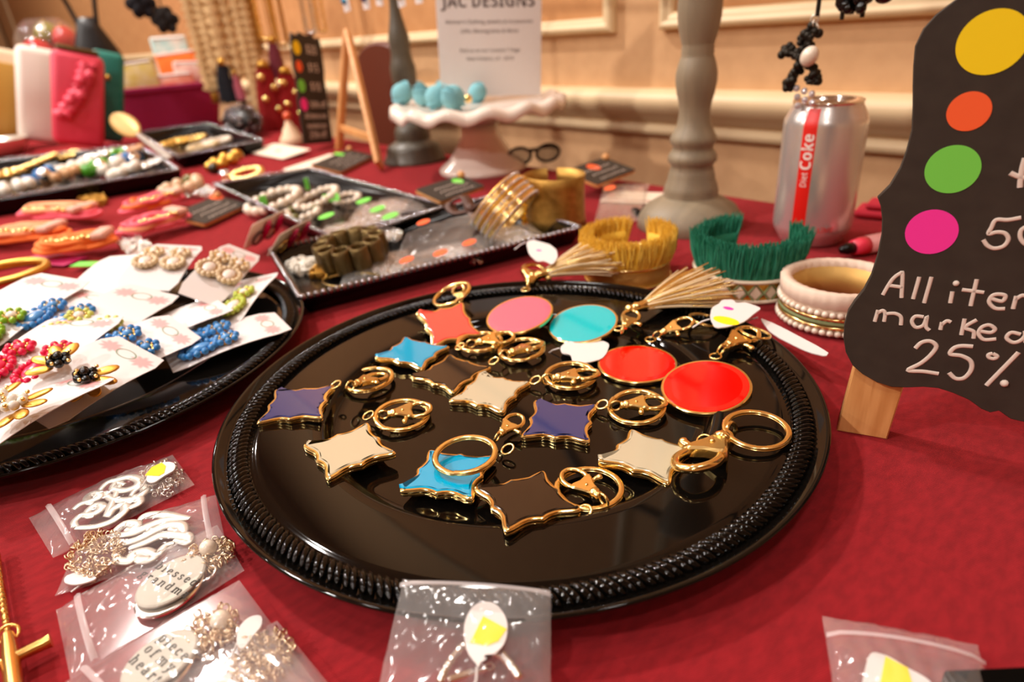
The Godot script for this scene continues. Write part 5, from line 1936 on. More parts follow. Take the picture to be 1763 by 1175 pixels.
func middle_things() -> void:
	cord_bundle("pink looped cord bracelet at the far left behind the orange ones", Vector2(42, 368), Vector2(165, 372), 0.012, 0.022, ["pink", "pink", "peach"], 1)
	cord_bundle("orange looped cord bracelet cut by the left edge", Vector2(-40, 412), Vector2(118, 404), 0.010, 0.022, ["orange", "orange", "peach"], 2)
	cord_bundle("orange looped cord bracelet nearest the white earring cards", Vector2(66, 432), Vector2(200, 416), 0.012, 0.020, ["orange"], 3)
	cord_bundle("pink and orange looped cord bracelet at the back, right of the pink one", Vector2(212, 368), Vector2(312, 340), 0.012, 0.020, ["pink", "orange"], 4)
	cord_bundle("pink looped cord bracelet nearest the lying price board", Vector2(208, 406), Vector2(322, 374), 0.012, 0.020, ["pink", "peach", "pink"], 5)
	var g: Geo
	# bead strings under and round them
	chain_heap("silver bead string beside the orange cords, behind the white cards", 235, 428, 0.004, 0.05, 0.012, 110, mat("silver", Color.WHITE), 0.0034, "bracelet", "bead_string", "")
	chain_heap("antique gold chain bracelet behind the pink cords at the left", 158, 342, 0.004, 0.07, 0.016, 140, mat("antique gold", Color.WHITE), 0.004, "bracelet", "chain_bracelet", "")
	chain_heap("clear crystal and silver bracelet lying left of the middle tray", 340, 330, 0.004, 0.05, 0.02, 90, mat("silver", Color.WHITE), 0.004, "bracelet", "crystal_bracelet", "")
	bracelet("chunky cream stone bracelet behind the pink and orange cords", 312, 322, 0.003, 0.036, 0.010, mat("cream stone", Color(0.86, 0.72, 0.58), 0.3), Vector3(0.1, 1, 0.2), "", 0.7, mat("olive bead", Color(0.42, 0.40, 0.16), 0.3))
	bracelet("gold ball bead bracelet left of the middle tray's back corner", 425, 300, 0.003, 0.045, 0.006, mat("gold", Color.WHITE), Vector3(0, 1, 0.1), "", 0.5)
	bracelet("dark olive and gold cuff of beads on the cloth in front of the smallest tray", 385, 278, 0.004, 0.036, 0.011, mat("antique gold", Color.WHITE), Vector3(0.1, 1, 0.4), "", 0.7, mat("dark olive bead", Color(0.16, 0.14, 0.06), 0.3))
	# brilliant stone ring
	var c := P(386, 298, 0.016)
	var t := thing("crystal_ring", "sparkling clear crystal ring left of the middle tray", "ring", Transform3D(Basis(), c))
	g = G(); g.x = Transform3D(Basis(Vector3.RIGHT, 1.2), Vector3(0, -0.008, 0)); g.ring(0.009, 0.0014, 24, 6)
	part(t, "band", g, mat("gold", Color.WHITE))
	g = G(); g.lathe([Vector2(0, -0.006), Vector2(0.009, 0.0), Vector2(0.006, 0.004), Vector2(0, 0.004)], 9, true)
	part(t, "crystal", g, mat("crystal", Color(0.9, 0.9, 0.93), 0.03, 0.6))
	# gold bangles at the left edge
	for k in 4:
		var o := P(8, 470, 0.004 + 0.0075 * k)
		t = thing("bangle", ["lowest gold bangle of the stack at the left edge", "second gold bangle up in the stack at the left edge", "third gold bangle up in the stack at the left edge", "topmost gold bangle of the stack at the left edge"][k], "bangle", Transform3D(Basis(Vector3.UP, k), o), "gold bangles stacked at the left edge")
		g = G(); g.ring(0.033, 0.0036, 48, 8)
		part(t, "hoop", g, mat("matte gold", Color.WHITE))
	# magenta and green papers under the cords
	t = thing("paper_tag", "magenta paper tag lying under the orange cords", "tag", Transform3D(Basis(Vector3.UP, 0.5), P(90, 447, 0.003)))
	g = G(); g.box(Vector3.ZERO, Vector3(0.075, 0.0008, 0.03), 0.0)
	part(t, "tag", g, mat("magenta paper", Color(0.72, 0.10, 0.36), 0.6))
	t = thing("paper_tag", "green paper tag in front of the orange cords, behind the blank white card", "tag", Transform3D(Basis(Vector3.UP, 0.7), P(150, 455, 0.006)))
	g = G(); g.box(Vector3.ZERO, Vector3(0.03, 0.0008, 0.014), 0.0)
	part(t, "tag", g, mat("dot green", Color.WHITE))

	# lying price boards
	price_chip("326,390 413,352 386,335 318,366", [0.010, 0.010, 0.018, 0.018], "orange", "372,340", "small chalkboard with an orange dot beside the pink cords")
	price_chip("578,299 632,268 612,256 545,281", [0.008, 0.008, 0.018, 0.018], "green", "578,264", "small chalkboard with a green dot in front of the wooden easel")
	price_chip("745,350 824,318 802,303 730,322", [0.028, 0.028, 0.036, 0.036], "green", "788,312", "small chalkboard with a green dot propped on the right of the middle tray")
	price_chip("1013,325 1081,288 1052,274 988,288", [0.020, 0.020, 0.030, 0.030], "orange", "1022,288", "small chalkboard with an orange dot behind the gold cuff")

	# white cards with magenta studs
	for q in [["410,432 470,402 500,360 438,388", "cream earring card with a black loop, lower left of the middle tray", 0], ["452,446 512,412 545,372 486,402", "cream earring card with a magenta drop, leaning on the middle tray", 1]]:
		var k: int = q[2]
		var w := px_list(q[0])
		var f := card_frame(P(w[0].x, w[0].y, 0.012 + 0.004 * k), P(w[1].x, w[1].y, 0.012 + 0.004 * k), P(w[2].x, w[2].y, 0.034 + 0.002 * k))
		var W := f.basis.x.length()
		var D := f.basis.z.length()
		t = thing("earring_card", q[1], "earrings", Transform3D(Basis(f.basis.x / W, f.basis.y, f.basis.z / D).orthonormalized(), f.origin), "cream earring cards by the middle tray")
		g = G(); g.loft(round_rect(W, D, 0.004), [Vector2(0, -0.0003), Vector2(0, 0.0003)])
		part(t, "card", g, mat("cream card", Color.WHITE))
		for s: float in [-1.0, 1.0]:
			g = G()
			g.ball(Vector3(W * 0.18 * s + W * 0.1, 0.004, -D * 0.12), Vector3(0.004, 0.003, 0.013))
			part(t, "magenta_drop", g, mat("magenta bead", Color(0.70, 0.04, 0.26), 0.2))
			g = G(Transform3D(Basis(), Vector3(W * 0.18 * s - W * 0.05, 0.003, D * 0.16)))
			g.ring(0.008, 0.0011, 20, 6)
			part(t, "earring_loop", g, mat("black bead gloss", Color(0.03, 0.03, 0.03), 0.15) if k == 0 else mat("gold", Color.WHITE))
		g = G(); g.ball(Vector3(W * 0.3, 0.003, D * 0.05), Vector3(0.004, 0.002, 0.012))
		part(t, "green_drop" if k else "gold_drop", g, mat("green bead", Color(0.10, 0.34, 0.08), 0.3) if k else mat("gold", Color.WHITE))
	# white cards and a conch by the small sign
	for q in [["438,262 500,274 522,258 462,248", "white paper card lying in front of the small standing chalkboard"], ["520,290 545,300 560,276 530,268", "cream paper tag lying between the small sign and the dotted price board"]]:
		var w := px_list(q[0])
		var f := card_frame(P(w[0].x, w[0].y, 0.004), P(w[1].x, w[1].y, 0.004), P(w[2].x, w[2].y, 0.010))
		t = thing("paper_card", q[1], "card", Transform3D(f.basis.orthonormalized(), f.origin))
		g = G(); g.loft(round_rect(f.basis.x.length(), f.basis.z.length(), 0.004), [Vector2(0, -0.0006), Vector2(0, 0.0006)])
		part(t, "card", g, mat("cream card", Color.WHITE))
		g = G(); g.loft(disc_outline(0.006, 20), [Vector2(0, 0.0006), Vector2(0, 0.0009)])
		part(t, "printed_spot", g, mat("dull pink", Color(0.66, 0.40, 0.36), 0.5))
	c = P(505, 250)
	t = thing("seashell", "cream cone shaped shell beside the foot of the small chalkboard", "shell", Transform3D(Basis(Vector3.UP, 0.4), c + Vector3(0, 0.001, 0)))
	g = G(); g.lathe([Vector2(0, 0), Vector2(0.026, 0.0), Vector2(0.028, 0.006), Vector2(0.022, 0.018), Vector2(0.019, 0.020), Vector2(0.014, 0.034), Vector2(0.011, 0.036), Vector2(0.006, 0.048), Vector2(0, 0.054)], 20)
	part(t, "body", g, mat("shell", Color(0.88, 0.74, 0.60), 0.4))
	g = G(); g.ball(Vector3(0, 0.058, 0), Vector3.ONE * 0.009)
	part(t, "coral_bead", g, mat("coral bead", Color(0.88, 0.36, 0.20), 0.3))
	# brown ribbon behind the bangle stack
	c = P(812, 372, 0.024)
	t = thing("ribbon_bow", "brown ribbon bow lying behind the stack of gold bangles", "ribbon", Transform3D(Basis(), c))
	for s: float in [-1.0, 1.0]:
		g = G()
		g.tube(curve([Vector3(0, 0.006, 0), Vector3(s * 0.018, 0.016, -0.006), Vector3(s * 0.034, 0.008, 0.002), Vector3(s * 0.018, 0.002, 0.006), Vector3(0, 0.006, 0)], 6), 0.006, 8, false, 0.3)
		part(t, "loop", g, mat("brown ribbon", Color(0.30, 0.15, 0.07), 0.5))
	g = G(); g.ball(Vector3(0, 0.007, 0), Vector3(0.006, 0.006, 0.006))
	part(t, "knot", g, mat("brown ribbon", Color.WHITE))
	# clear bags behind the gold cuff
	var b := bag("flat clear bag with an orange dot behind the gold cuff, at the tall candlestick's foot", "1018,400 1100,380 1118,318 1040,318", [0.004, 0.004, 0.006, 0.006], -1.0, true, 0.005, 120, "")
	dot_label(b, P(1050, 324, 0.014), 0.007, "dot orange")
	t = thing("paper_card", "white paper card under the clear bag beside the tall candlestick", "card", Transform3D(Basis(Vector3.UP, 0.4), P(1092, 340, 0.003)))
	g = G(); g.loft(round_rect(0.07, 0.05, 0.004), [Vector2(0, -0.0006), Vector2(0, 0.0006)])
	part(t, "card", g, mat("cream card", Color.WHITE))
	g = G(); g.box(Vector3(0, 0.0008, 0.016), Vector3(0.06, 0.0003, 0.003))
	part(t, "printed_band", g, mat("dull pink", Color.WHITE))
	# marker
	var m0 := P(1448, 431, 0.008)
	var m1 := P(1575, 405, 0.008)
	t = thing("marker_pen", "pale pink marker pen with a black tip lying beside the chalkboard's left edge", "pen", Transform3D(basis_to(m1 - m0, Vector3.UP), m0))
	g = G(Transform3D(Basis(Vector3.FORWARD, -PI / 2), Vector3.ZERO))
	g.lathe([Vector2(0, 0.024), Vector2(0.0072, 0.024), Vector2(0.0078, 0.026), Vector2(0.0078, 0.11), Vector2(0.006, 0.114), Vector2(0, 0.114)], 20)
	g.x = Transform3D(Basis(Vector3(0, 1, 0), Vector3(1, 0, 0), Vector3(0, 0, -1)), Vector3.ZERO)
	g = G(Transform3D(Basis(Vector3(0, 1, 0), Vector3(1, 0, 0), Vector3(0, 0, -1)), Vector3.ZERO))
	g.lathe([Vector2(0, 0.026), Vector2(0.0078, 0.026), Vector2(0.0078, 0.11), Vector2(0.006, 0.114), Vector2(0, 0.114)], 20)
	part(t, "barrel", g, mat("pale pink plastic", Color(0.90, 0.62, 0.60), 0.35))
	g = G(Transform3D(Basis(Vector3(0, 1, 0), Vector3(1, 0, 0), Vector3(0, 0, -1)), Vector3.ZERO))
	g.lathe([Vector2(0, 0.012), Vector2(0.0062, 0.012), Vector2(0.0076, 0.02), Vector2(0.0076, 0.026), Vector2(0, 0.026)], 20)
	part(t, "collar", g, mat("rose plastic", Color(0.90, 0.22, 0.32), 0.3))
	g = G(Transform3D(Basis(Vector3(0, 1, 0), Vector3(1, 0, 0), Vector3(0, 0, -1)), Vector3.ZERO))
	g.lathe([Vector2(0, -0.002), Vector2(0.003, 0.0), Vector2(0.0048, 0.006), Vector2(0.0050, 0.012), Vector2(0, 0.012)], 20)
	part(t, "tip", g, mat("black satin", Color.WHITE))
	# pink folded cloth at the table's edge behind the can
	c = P(1512, 366, 0.0)
	t = thing("folded_napkin", "small pink folded napkin at the table's back edge behind the chalkboard", "napkin", Transform3D(Basis(Vector3.UP, 0.2), c + Vector3(0.02, 0.0008, 0.01)))
	g = G(); g.box(Vector3(0, 0.004, 0), Vector3(0.07, 0.008, 0.035), 0.0035)
	part(t, "fold", g, mat("pink cloth", Color(0.72, 0.12, 0.20), 0.9))
	g = G(); g.box(Vector3(0.004, 0.0115, 0), Vector3(0.06, 0.006, 0.03), 0.003)
	part(t, "top_fold", g, mat("pink cloth", Color.WHITE))


# ---------------------------------------------------------------- bangles and fringe bracelets at the back right
func fringe(t: Node3D, R: float, h0: float, h1: float, gap_at: float, gap: float, c: Color, key: String, n: int) -> void:
	var m := mat("fringe " + key, c, 0.7)
	var m2 := mat("fringe light " + key, c.lightened(0.12), 0.7)
	for lay in 2:
		var g := G()
		for i in n:
			var f := (i + rng.randf()) / n
			var a := gap_at + gap / 2 + f * (TAU - gap)
			var end := minf(f, 1.0 - f)
			var lean := clampf((0.05 - end) / 0.05, 0, 1) * (1.0 if f > 0.5 else -1.0) * 0.35
			var d := Vector3(cos(a), 0, sin(a))
			var tg := Vector3(-sin(a), 0, cos(a))
			var r := R + rng.randf_range(-0.0025, 0.0025)
			var H := h1 * rng.randf_range(0.84, 1.05)
			var b := d * r + Vector3(0, h0, 0)
			var o := rng.randf_range(-0.12, 0.22) + lay * 0.05 + clampf((0.16 - end) / 0.16, 0, 1) * 0.25
			var e := b + Vector3(0, H, 0) + d * H * o + tg * H * (rng.randf_range(-0.16, 0.16) + lean * 0.5)
			var md := b.lerp(e, 0.5) + d * 0.0015
			g.tube(PackedVector3Array([b, md, e]), [0.0007, 0.0008, 0.00025], 4, false, 1.0, Vector3.UP, false)
		part(t, "fringe", g, m if lay == 0 else m2, Transform3D(), "", "stuff")
	var g2 := G()
	var rows := []
	for q in [[-0.0008, 0.0], [-0.0012, h1 * 0.55], [0.0012, h1 * 0.55], [0.0008, 0.0]]:
		var row := PackedVector3Array()
		for i in 41:
			var a := gap_at + gap / 2 + i / 40.0 * (TAU - gap)
			row.append(Vector3(cos(a) * (R + q[0]), h0 + q[1], sin(a) * (R + q[0])))
		rows.append(row)
	g2.grid(rows, false, true)
	part(t, "fringe_base", g2, m)


func gap_angle(o: Vector3, right: float) -> float:     # a direction behind a ring, turned to the picture's right
	var back := ((o - EYE) * Vector3(1, 0, 1)).normalized()
	var v := back * cos(right) + (CR * Vector3(1, 0, 1)).normalized() * sin(right)
	return atan2(v.z, v.x)


func band(t: Node3D, called: String, R: float, y0: float, y1: float, th: float, m: Material) -> void:
	var g := G()
	g.lathe([Vector2(R - th, y0), Vector2(R - 0.0003, y0), Vector2(R, y0 + 0.0004), Vector2(R, y1 - 0.0004), Vector2(R - 0.0003, y1), Vector2(R - th, y1), Vector2(R - th, y0)], 64)
	part(t, called, g, m)


func bangles() -> void:
	var gold := mat("gold", Color.WHITE)
	var g: Geo
	# wide gold cuff at the right end of the nearest tray
	var o := P(958, 388, 0.004)
	var m := mpp(o)
	var t := thing("gold_cuff", "wide brushed gold cuff standing at the right end of the nearest tray", "cuff", Transform3D(Basis(Vector3.UP, 0.0), o))
	var R := 55 * m
	var h := up_to(o, 296) * 0.96
	g = G()
	var rows := []
	var face := view_yaw(o)
	for q in [[1.0, 0.0], [0.965, 0.2], [0.955, 0.5], [0.965, 0.8], [1.0, 1.0], [0.985, 1.004], [0.945, 0.8], [0.935, 0.5], [0.945, 0.2], [0.985, 0.0]]:
		var row := PackedVector3Array()
		for i in 61:
			var a := -face + PI / 2 + PI + 0.16 + (TAU - 0.32) * i / 60.0
			row.append(Vector3(cos(a) * R * q[0], h * q[1], sin(a) * R * q[0] * 0.86))
		rows.append(row)
	g.grid(rows, false, true)
	var bg := mat("brushed gold", Color(0.80, 0.60, 0.24), 0.5, 0.85)
	tri_tex(bg, noise_tex(256, 0.02, [Color(0.60, 0.45, 0.20), Color(0.80, 0.63, 0.33)], 71, 4), 18.0, false)
	bg.albedo_color = Color.WHITE
	part(t, "band", g, bg)
	# stack of gold bangles leaning on it
	for k in 9:
		var f := k / 8.0
		var p := P(868, 358, 0.036) + (CR * 0.73 - CU * 0.68) * 0.0032 * (k - 4)
		var tilt := CR * 0.73 - CU * 0.68 - CF * (0.30 + 0.05 * (k % 3))
		t = thing("bangle", ["rhinestone gold bangle next to the wide cuff", "plain gold bangle second from the wide cuff", "rhinestone gold bangle third from the wide cuff", "plain gold bangle fourth from the wide cuff", "rhinestone gold bangle in the middle of the leaning stack", "plain gold bangle sixth from the wide cuff", "rhinestone gold bangle seventh from the wide cuff", "plain gold bangle eighth from the wide cuff", "rhinestone gold bangle at the far left of the leaning stack"][k], "bangle", Transform3D(basis_to(CF, tilt), p), "gold bangles leaning against the wide cuff")
		g = G(); g.ring(0.032, 0.0018, 48, 8)
		part(t, "hoop", g, gold if k % 3 else mat("matte gold", Color.WHITE))
		if k % 2 == 0:
			var at := []
			for i in 56:
				at.append(dot_at(Vector3(cos(TAU * i / 56) * 0.0335, 0.0006, sin(TAU * i / 56) * 0.0335), 0.0013))
			copies(t, "rhinestones", unit_ball(6, 4), mat("crystal", Color(0.9, 0.9, 0.93), 0.03, 0.6), at)
	# gold flower chain hanging over the cuff's left side
	t = thing("flower_chain", "gold chain of small flowers hanging down the left side of the wide cuff", "necklace", Transform3D(Basis(), P(908, 392, 0.006)))
	for k in 9:
		g = G()
		var y := 0.006 + 0.0055 * k
		for i in 5:
			var a := TAU * i / 5 + k
			g.ball(Vector3(cos(a) * 0.003 - 0.001 * sin(k * 1.3), y + sin(a) * 0.003, 0.003), Vector3.ONE * 0.0021, Basis(), 8, 6)
		part(t, "flower", g, mat("yellow gold", Color(0.95, 0.70, 0.16), 0.25, 1.0))
	# yellow fringe bracelet
	o = P(1080, 476)
	m = mpp(o)
	R = 71 * m
	var top := up_to(o, 440)
	t = thing("fringe_bracelet", "yellow feather fringe bracelet with a gold glitter band", "bracelet", Transform3D(Basis(), o + Vector3(0, 0.0008, 0)), "feather fringe bracelets")
	band(t, "glitter_band", R, 0.0, top * 0.95, 0.003, _glitter())
	for y in [0.0012, top * 0.9]:
		g = G(Transform3D(Basis(), Vector3(0, y, 0))); g.ring(R + 0.0006, 0.0013, 64, 6)
		part(t, "edge_cord", g, gold)
	fringe(t, R - 0.002, top * 0.8, 50 * m, gap_angle(o, 0.28), 0.62, Color(0.93, 0.74, 0.22), "yellow", 1300)
	chain_heap("black chain with crystals lying behind the yellow fringe bracelet", 1128, 372, 0.004, 0.03, 0.012, 60, mat("black bead gloss", Color(0.03, 0.03, 0.03), 0.15), 0.003, "necklace", "black_chain", "")
	# green fringe bracelet
	o = P(1282, 492)
	m = mpp(o)
	R = 84 * m
	top = up_to(o, 456)
	t = thing("fringe_bracelet", "emerald green feather fringe bracelet with a diamond patterned cream band", "bracelet", Transform3D(Basis(), o + Vector3(0, 0.0008, 0)), "feather fringe bracelets")
	band(t, "gold_band", R, 0.0, top, 0.003, mat("matte gold", Color.WHITE))
	for y in [0.0014, top - 0.0008]:
		g = G(Transform3D(Basis(), Vector3(0, y, 0))); g.ring(R + 0.0006, 0.0016, 72, 6)
		part(t, "edge_cord", g, mat("cream cord", Color(0.90, 0.82, 0.72), 0.8))
	var nd := 22
	for k in nd:
		var a := TAU * k / nd
		var d := Vector3(cos(a), 0, sin(a))
		var bas := basis_to(Vector3(-sin(a), 0, cos(a)), d)
		var s := R * TAU / nd / 2
		var line := PackedVector2Array([Vector2(-s * 0.78, 0), Vector2(0, -top * 0.30), Vector2(s * 0.78, 0), Vector2(0, top * 0.30)])
		g = G(); g.loft(line, [Vector2(0, -0.001), Vector2(0, 0.0002), Vector2(-0.0004, 0.0006)], false)
		part(t, "diamond", g, mat("cream cord", Color.WHITE), Transform3D(bas, d * R + Vector3(0, top * 0.47, 0)))
		for e: float in [-1.0, 1.0]:
			g = G()
			var p0 := Vector3(-s, 0, 0); var p1 := Vector3(0, 0, e * top * 0.40); var p2 := Vector3(s, 0, 0)
			g.tube(PackedVector3Array([p0, p1, p2]), 0.0009, 5)
			part(t, "green_thread", g, mat("sage thread", Color(0.50, 0.54, 0.36), 0.8), Transform3D(bas, d * (R + 0.0003) + Vector3(0, top * 0.47, 0)))
	fringe(t, R - 0.0035, top * 0.9, 62 * m, gap_angle(o, 0.38), 1.25, Color(0.05, 0.46, 0.33), "green", 1300)
	# pearl bangle
	o = P(1437, 546)
	m = mpp(o)
	R = 88 * m
	top = up_to(o, 478)
	t = thing("pearl_bangle", "wide cream bangle with two rows of pearls at the chalkboard's left edge", "bangle", Transform3D(Basis(), o + Vector3(0, 0.0008, 0)))
	band(t, "ribbon_band", R, 0.0, top, 0.004, mat("cream ribbon", Color(0.88, 0.78, 0.70), 0.6))
	band(t, "lining", R - 0.0041, 0.001, top * 0.86, 0.0012, mat("dull gold lining", Color(0.80, 0.64, 0.36), 0.55, 0.5))
	g = G()
	rows = []
	for q in [[0.0, top * 0.62], [0.0018, top * 0.7], [0.0022, top], [-0.001, top + 0.001], [-0.0045, top], [-0.0048, top * 0.86]]:
		var row := PackedVector3Array()
		for i in 90:
			var a := TAU * i / 90
			var rr: float = R + q[0] + 0.0004 * sin(i * 2.3)
			row.append(Vector3(cos(a) * rr, q[1], sin(a) * rr))
		rows.append(row)
	g.grid(rows, true)
	part(t, "gathered_edge", g, mat("cream ribbon", Color.WHITE))
	for y: float in [top * 0.10, top * 0.54]:
		var pr := 0.0021
		var cnt := int(TAU * R / (pr * 2.05))
		for k in cnt:
			var a := TAU * k / cnt
			part(t, "pearl", unit_ball(10, 7), mat("pearl", Color.WHITE), dot_at(Vector3(cos(a) * (R + pr * 0.7), y, sin(a) * (R + pr * 0.7)), pr))
	for y: float in [top * 0.22, top * 0.42]:
		g = G(Transform3D(Basis(), Vector3(0, y, 0)))
		var p := PackedVector3Array()
		var rad := []
		for i in 240:
			p.append(Vector3(cos(TAU * i / 240) * (R + 0.0008), 0, sin(TAU * i / 240) * (R + 0.0008)))
			rad.append(0.0011 + 0.0004 * (i % 2))
		g.tube(p, rad, 5, true)
		part(t, "gold_cord", g, gold)
	g = G(Transform3D(Basis(), Vector3(0, top * 0.32, 0))); g.ring(R + 0.0004, 0.0016, 72, 6)
	part(t, "green_cord", g, mat("sage thread", Color.WHITE))


func _glitter() -> StandardMaterial3D:
	var m := mat("gold glitter", Color(0.80, 0.64, 0.34), 0.35, 0.9)
	m.normal_enabled = true
	var nt := noise_tex(256, 0.2, [Color.BLACK, Color.WHITE], 77, 2, FastNoiseLite.TYPE_CELLULAR)
	nt.as_normal_map = true
	nt.bump_strength = 8.0
	m.normal_texture = nt
	m.uv1_triplanar = true
	m.uv1_scale = Vector3.ONE * 40
	return m


# ---------------------------------------------------------------- bags of pendants at the front
func monogram(label: String, lines: Array, h: float, r: float) -> void:
	var q0 := px_list(lines[0])[0] as Vector2
	var c := P(q0.x, q0.y, h)
	var t := thing("monogram_pendant", label, "pendant", Transform3D(Basis(), c), "silver monogram pendants")
	for s: String in lines:
		var g := G()
		var pts := []
		for q: Vector2 in px_list(s):
			pts.append(P(q.x, q.y, h) - c)
		var line := curve(pts, 5)
		var rad := []
		for i in line.size():
			var f := float(i) / (line.size() - 1)
			rad.append(r * (0.55 + 0.75 * sin(PI * clampf(f * 0.9 + 0.08, 0, 1))))
		g.tube(line, rad, 8, false, 0.3)
		part(t, "scroll", g, mat("scroll silver", Color(0.84, 0.82, 0.78), 0.4, 0.6))


func oval_disc(called: String, label: String, a: Vector2, b: Vector2, ratio: float, h: float, words: Array, m: Material, twin := true) -> void:
	var A := P(a.x, a.y, h)
	var B := P(b.x, b.y, h)
	var L := A.distance_to(B) / 2
	var X := (B - A).normalized()
	var t := thing(called, label, "pendant", Transform3D(basis_to(X, Vector3.UP), (A + B) / 2), "")
	var line := PackedVector2Array()
	for i in 40:
		var e := TAU * i / 40
		line.append(Vector2(cos(e) * L, sin(e) * L * ratio))
	var g := G()
	g.loft(line, [Vector2(-0.0006, -0.0012), Vector2(0, -0.0008), Vector2(0, 0), Vector2(-0.0007, 0.0004)])
	part(t, "disc", g, m)
	if twin:
		part(t, "back_disc", g, mat("silver", Color.WHITE), Transform3D(Basis(Vector3.UP, 0.08), Vector3(-0.0025, -0.0022, 0.0015)))
	var n := 0
	for s in words:
		var tm := text_mesh(s, L * 0.17, 0.0002, false, true)
		# the words run across the disc's long side, one line after another towards its left end
		var z := (n - (words.size() - 1) / 2.0) * L * 0.40
		part(t, "engraving", tm, mat("dark ink", Color(0.12, 0.11, 0.10), 0.7), Transform3D(Basis(Vector3(0, 0, 1), Vector3(1, 0, 0), Vector3(0, 1, 0)), Vector3(-z, 0.00055, 0)))
		n += 1


func oval_tag(label: String, px: String, h: float, yellow: String, seed_ := 0) -> void:
	var pts := px_list(px)
	var c := Vector3.ZERO
	for q: Vector2 in pts:
		c += P(q.x, q.y, h) / pts.size()
	var loop := []
	for q: Vector2 in pts:
		loop.append(P(q.x, q.y, h) - c)
	var line := PackedVector2Array()
	for p in curve(loop, 5, true):
		line.append(Vector2(p.x, p.z))
	var t := thing("paper_tag", label, "tag", Transform3D(Basis(), c), "")
	var g := G()
	g.loft(line, [Vector2(0, -0.0003), Vector2(0, 0.0003)])
	part(t, "tag", g, mat("white card", Color.WHITE))
	if yellow:
		line = PackedVector2Array()
		for q: Vector2 in px_list(yellow):
			var p := P(q.x, q.y, h) - c
			line.append(Vector2(p.x, p.z))
		g = G()
		g.loft(line, [Vector2(0, 0.0003), Vector2(0, 0.0005)])
		part(t, "sticker", g, mat("dot yellow", Color.WHITE), Transform3D(), "yellow sticker")
	g = G()
	var e: Vector3 = loop[0]
	g.tube(PackedVector3Array([e, e + Vector3(0.003, -0.001, 0.003), e + Vector3(0.004, -0.0015, 0.007)]), 0.0004, 5)
	part(t, "string", g, mat("white card", Color.WHITE))


func pearl_bead(label: String, px: float, py: float, h: float, r: float) -> void:
	var t := thing("pearl_charm", label, "bead", Transform3D(Basis(), P(px, py, h + r)), "")
	part(t, "pearl", unit_ball(20, 14), mat("pearl", Color.WHITE), dot_at(Vector3.ZERO, r))
	var g := G(); g.tube(PackedVector3Array([Vector3(0, 0, r), Vector3(0.001, 0.001, r + 0.004)]), 0.0004, 5)
	part(t, "pin", g, mat("silver", Color.WHITE))


func small_ring(label: String, px: float, py: float, h: float, r: float) -> void:
	var t := thing("silver_ring", label, "ring", Transform3D(basis_to(Vector3(1, 0, 0.4), Vector3(0.1, 1, 0.3)), P(px, py, h)), "")
	var g := G(); g.ring(r, r * 0.2, 28, 8)
	part(t, "hoop", g, mat("silver", Color.WHITE))
	g = G(); g.ball(Vector3(r, 0, 0), Vector3.ONE * r * 0.28)
	part(t, "solder_bead", g, mat("silver", Color.WHITE))


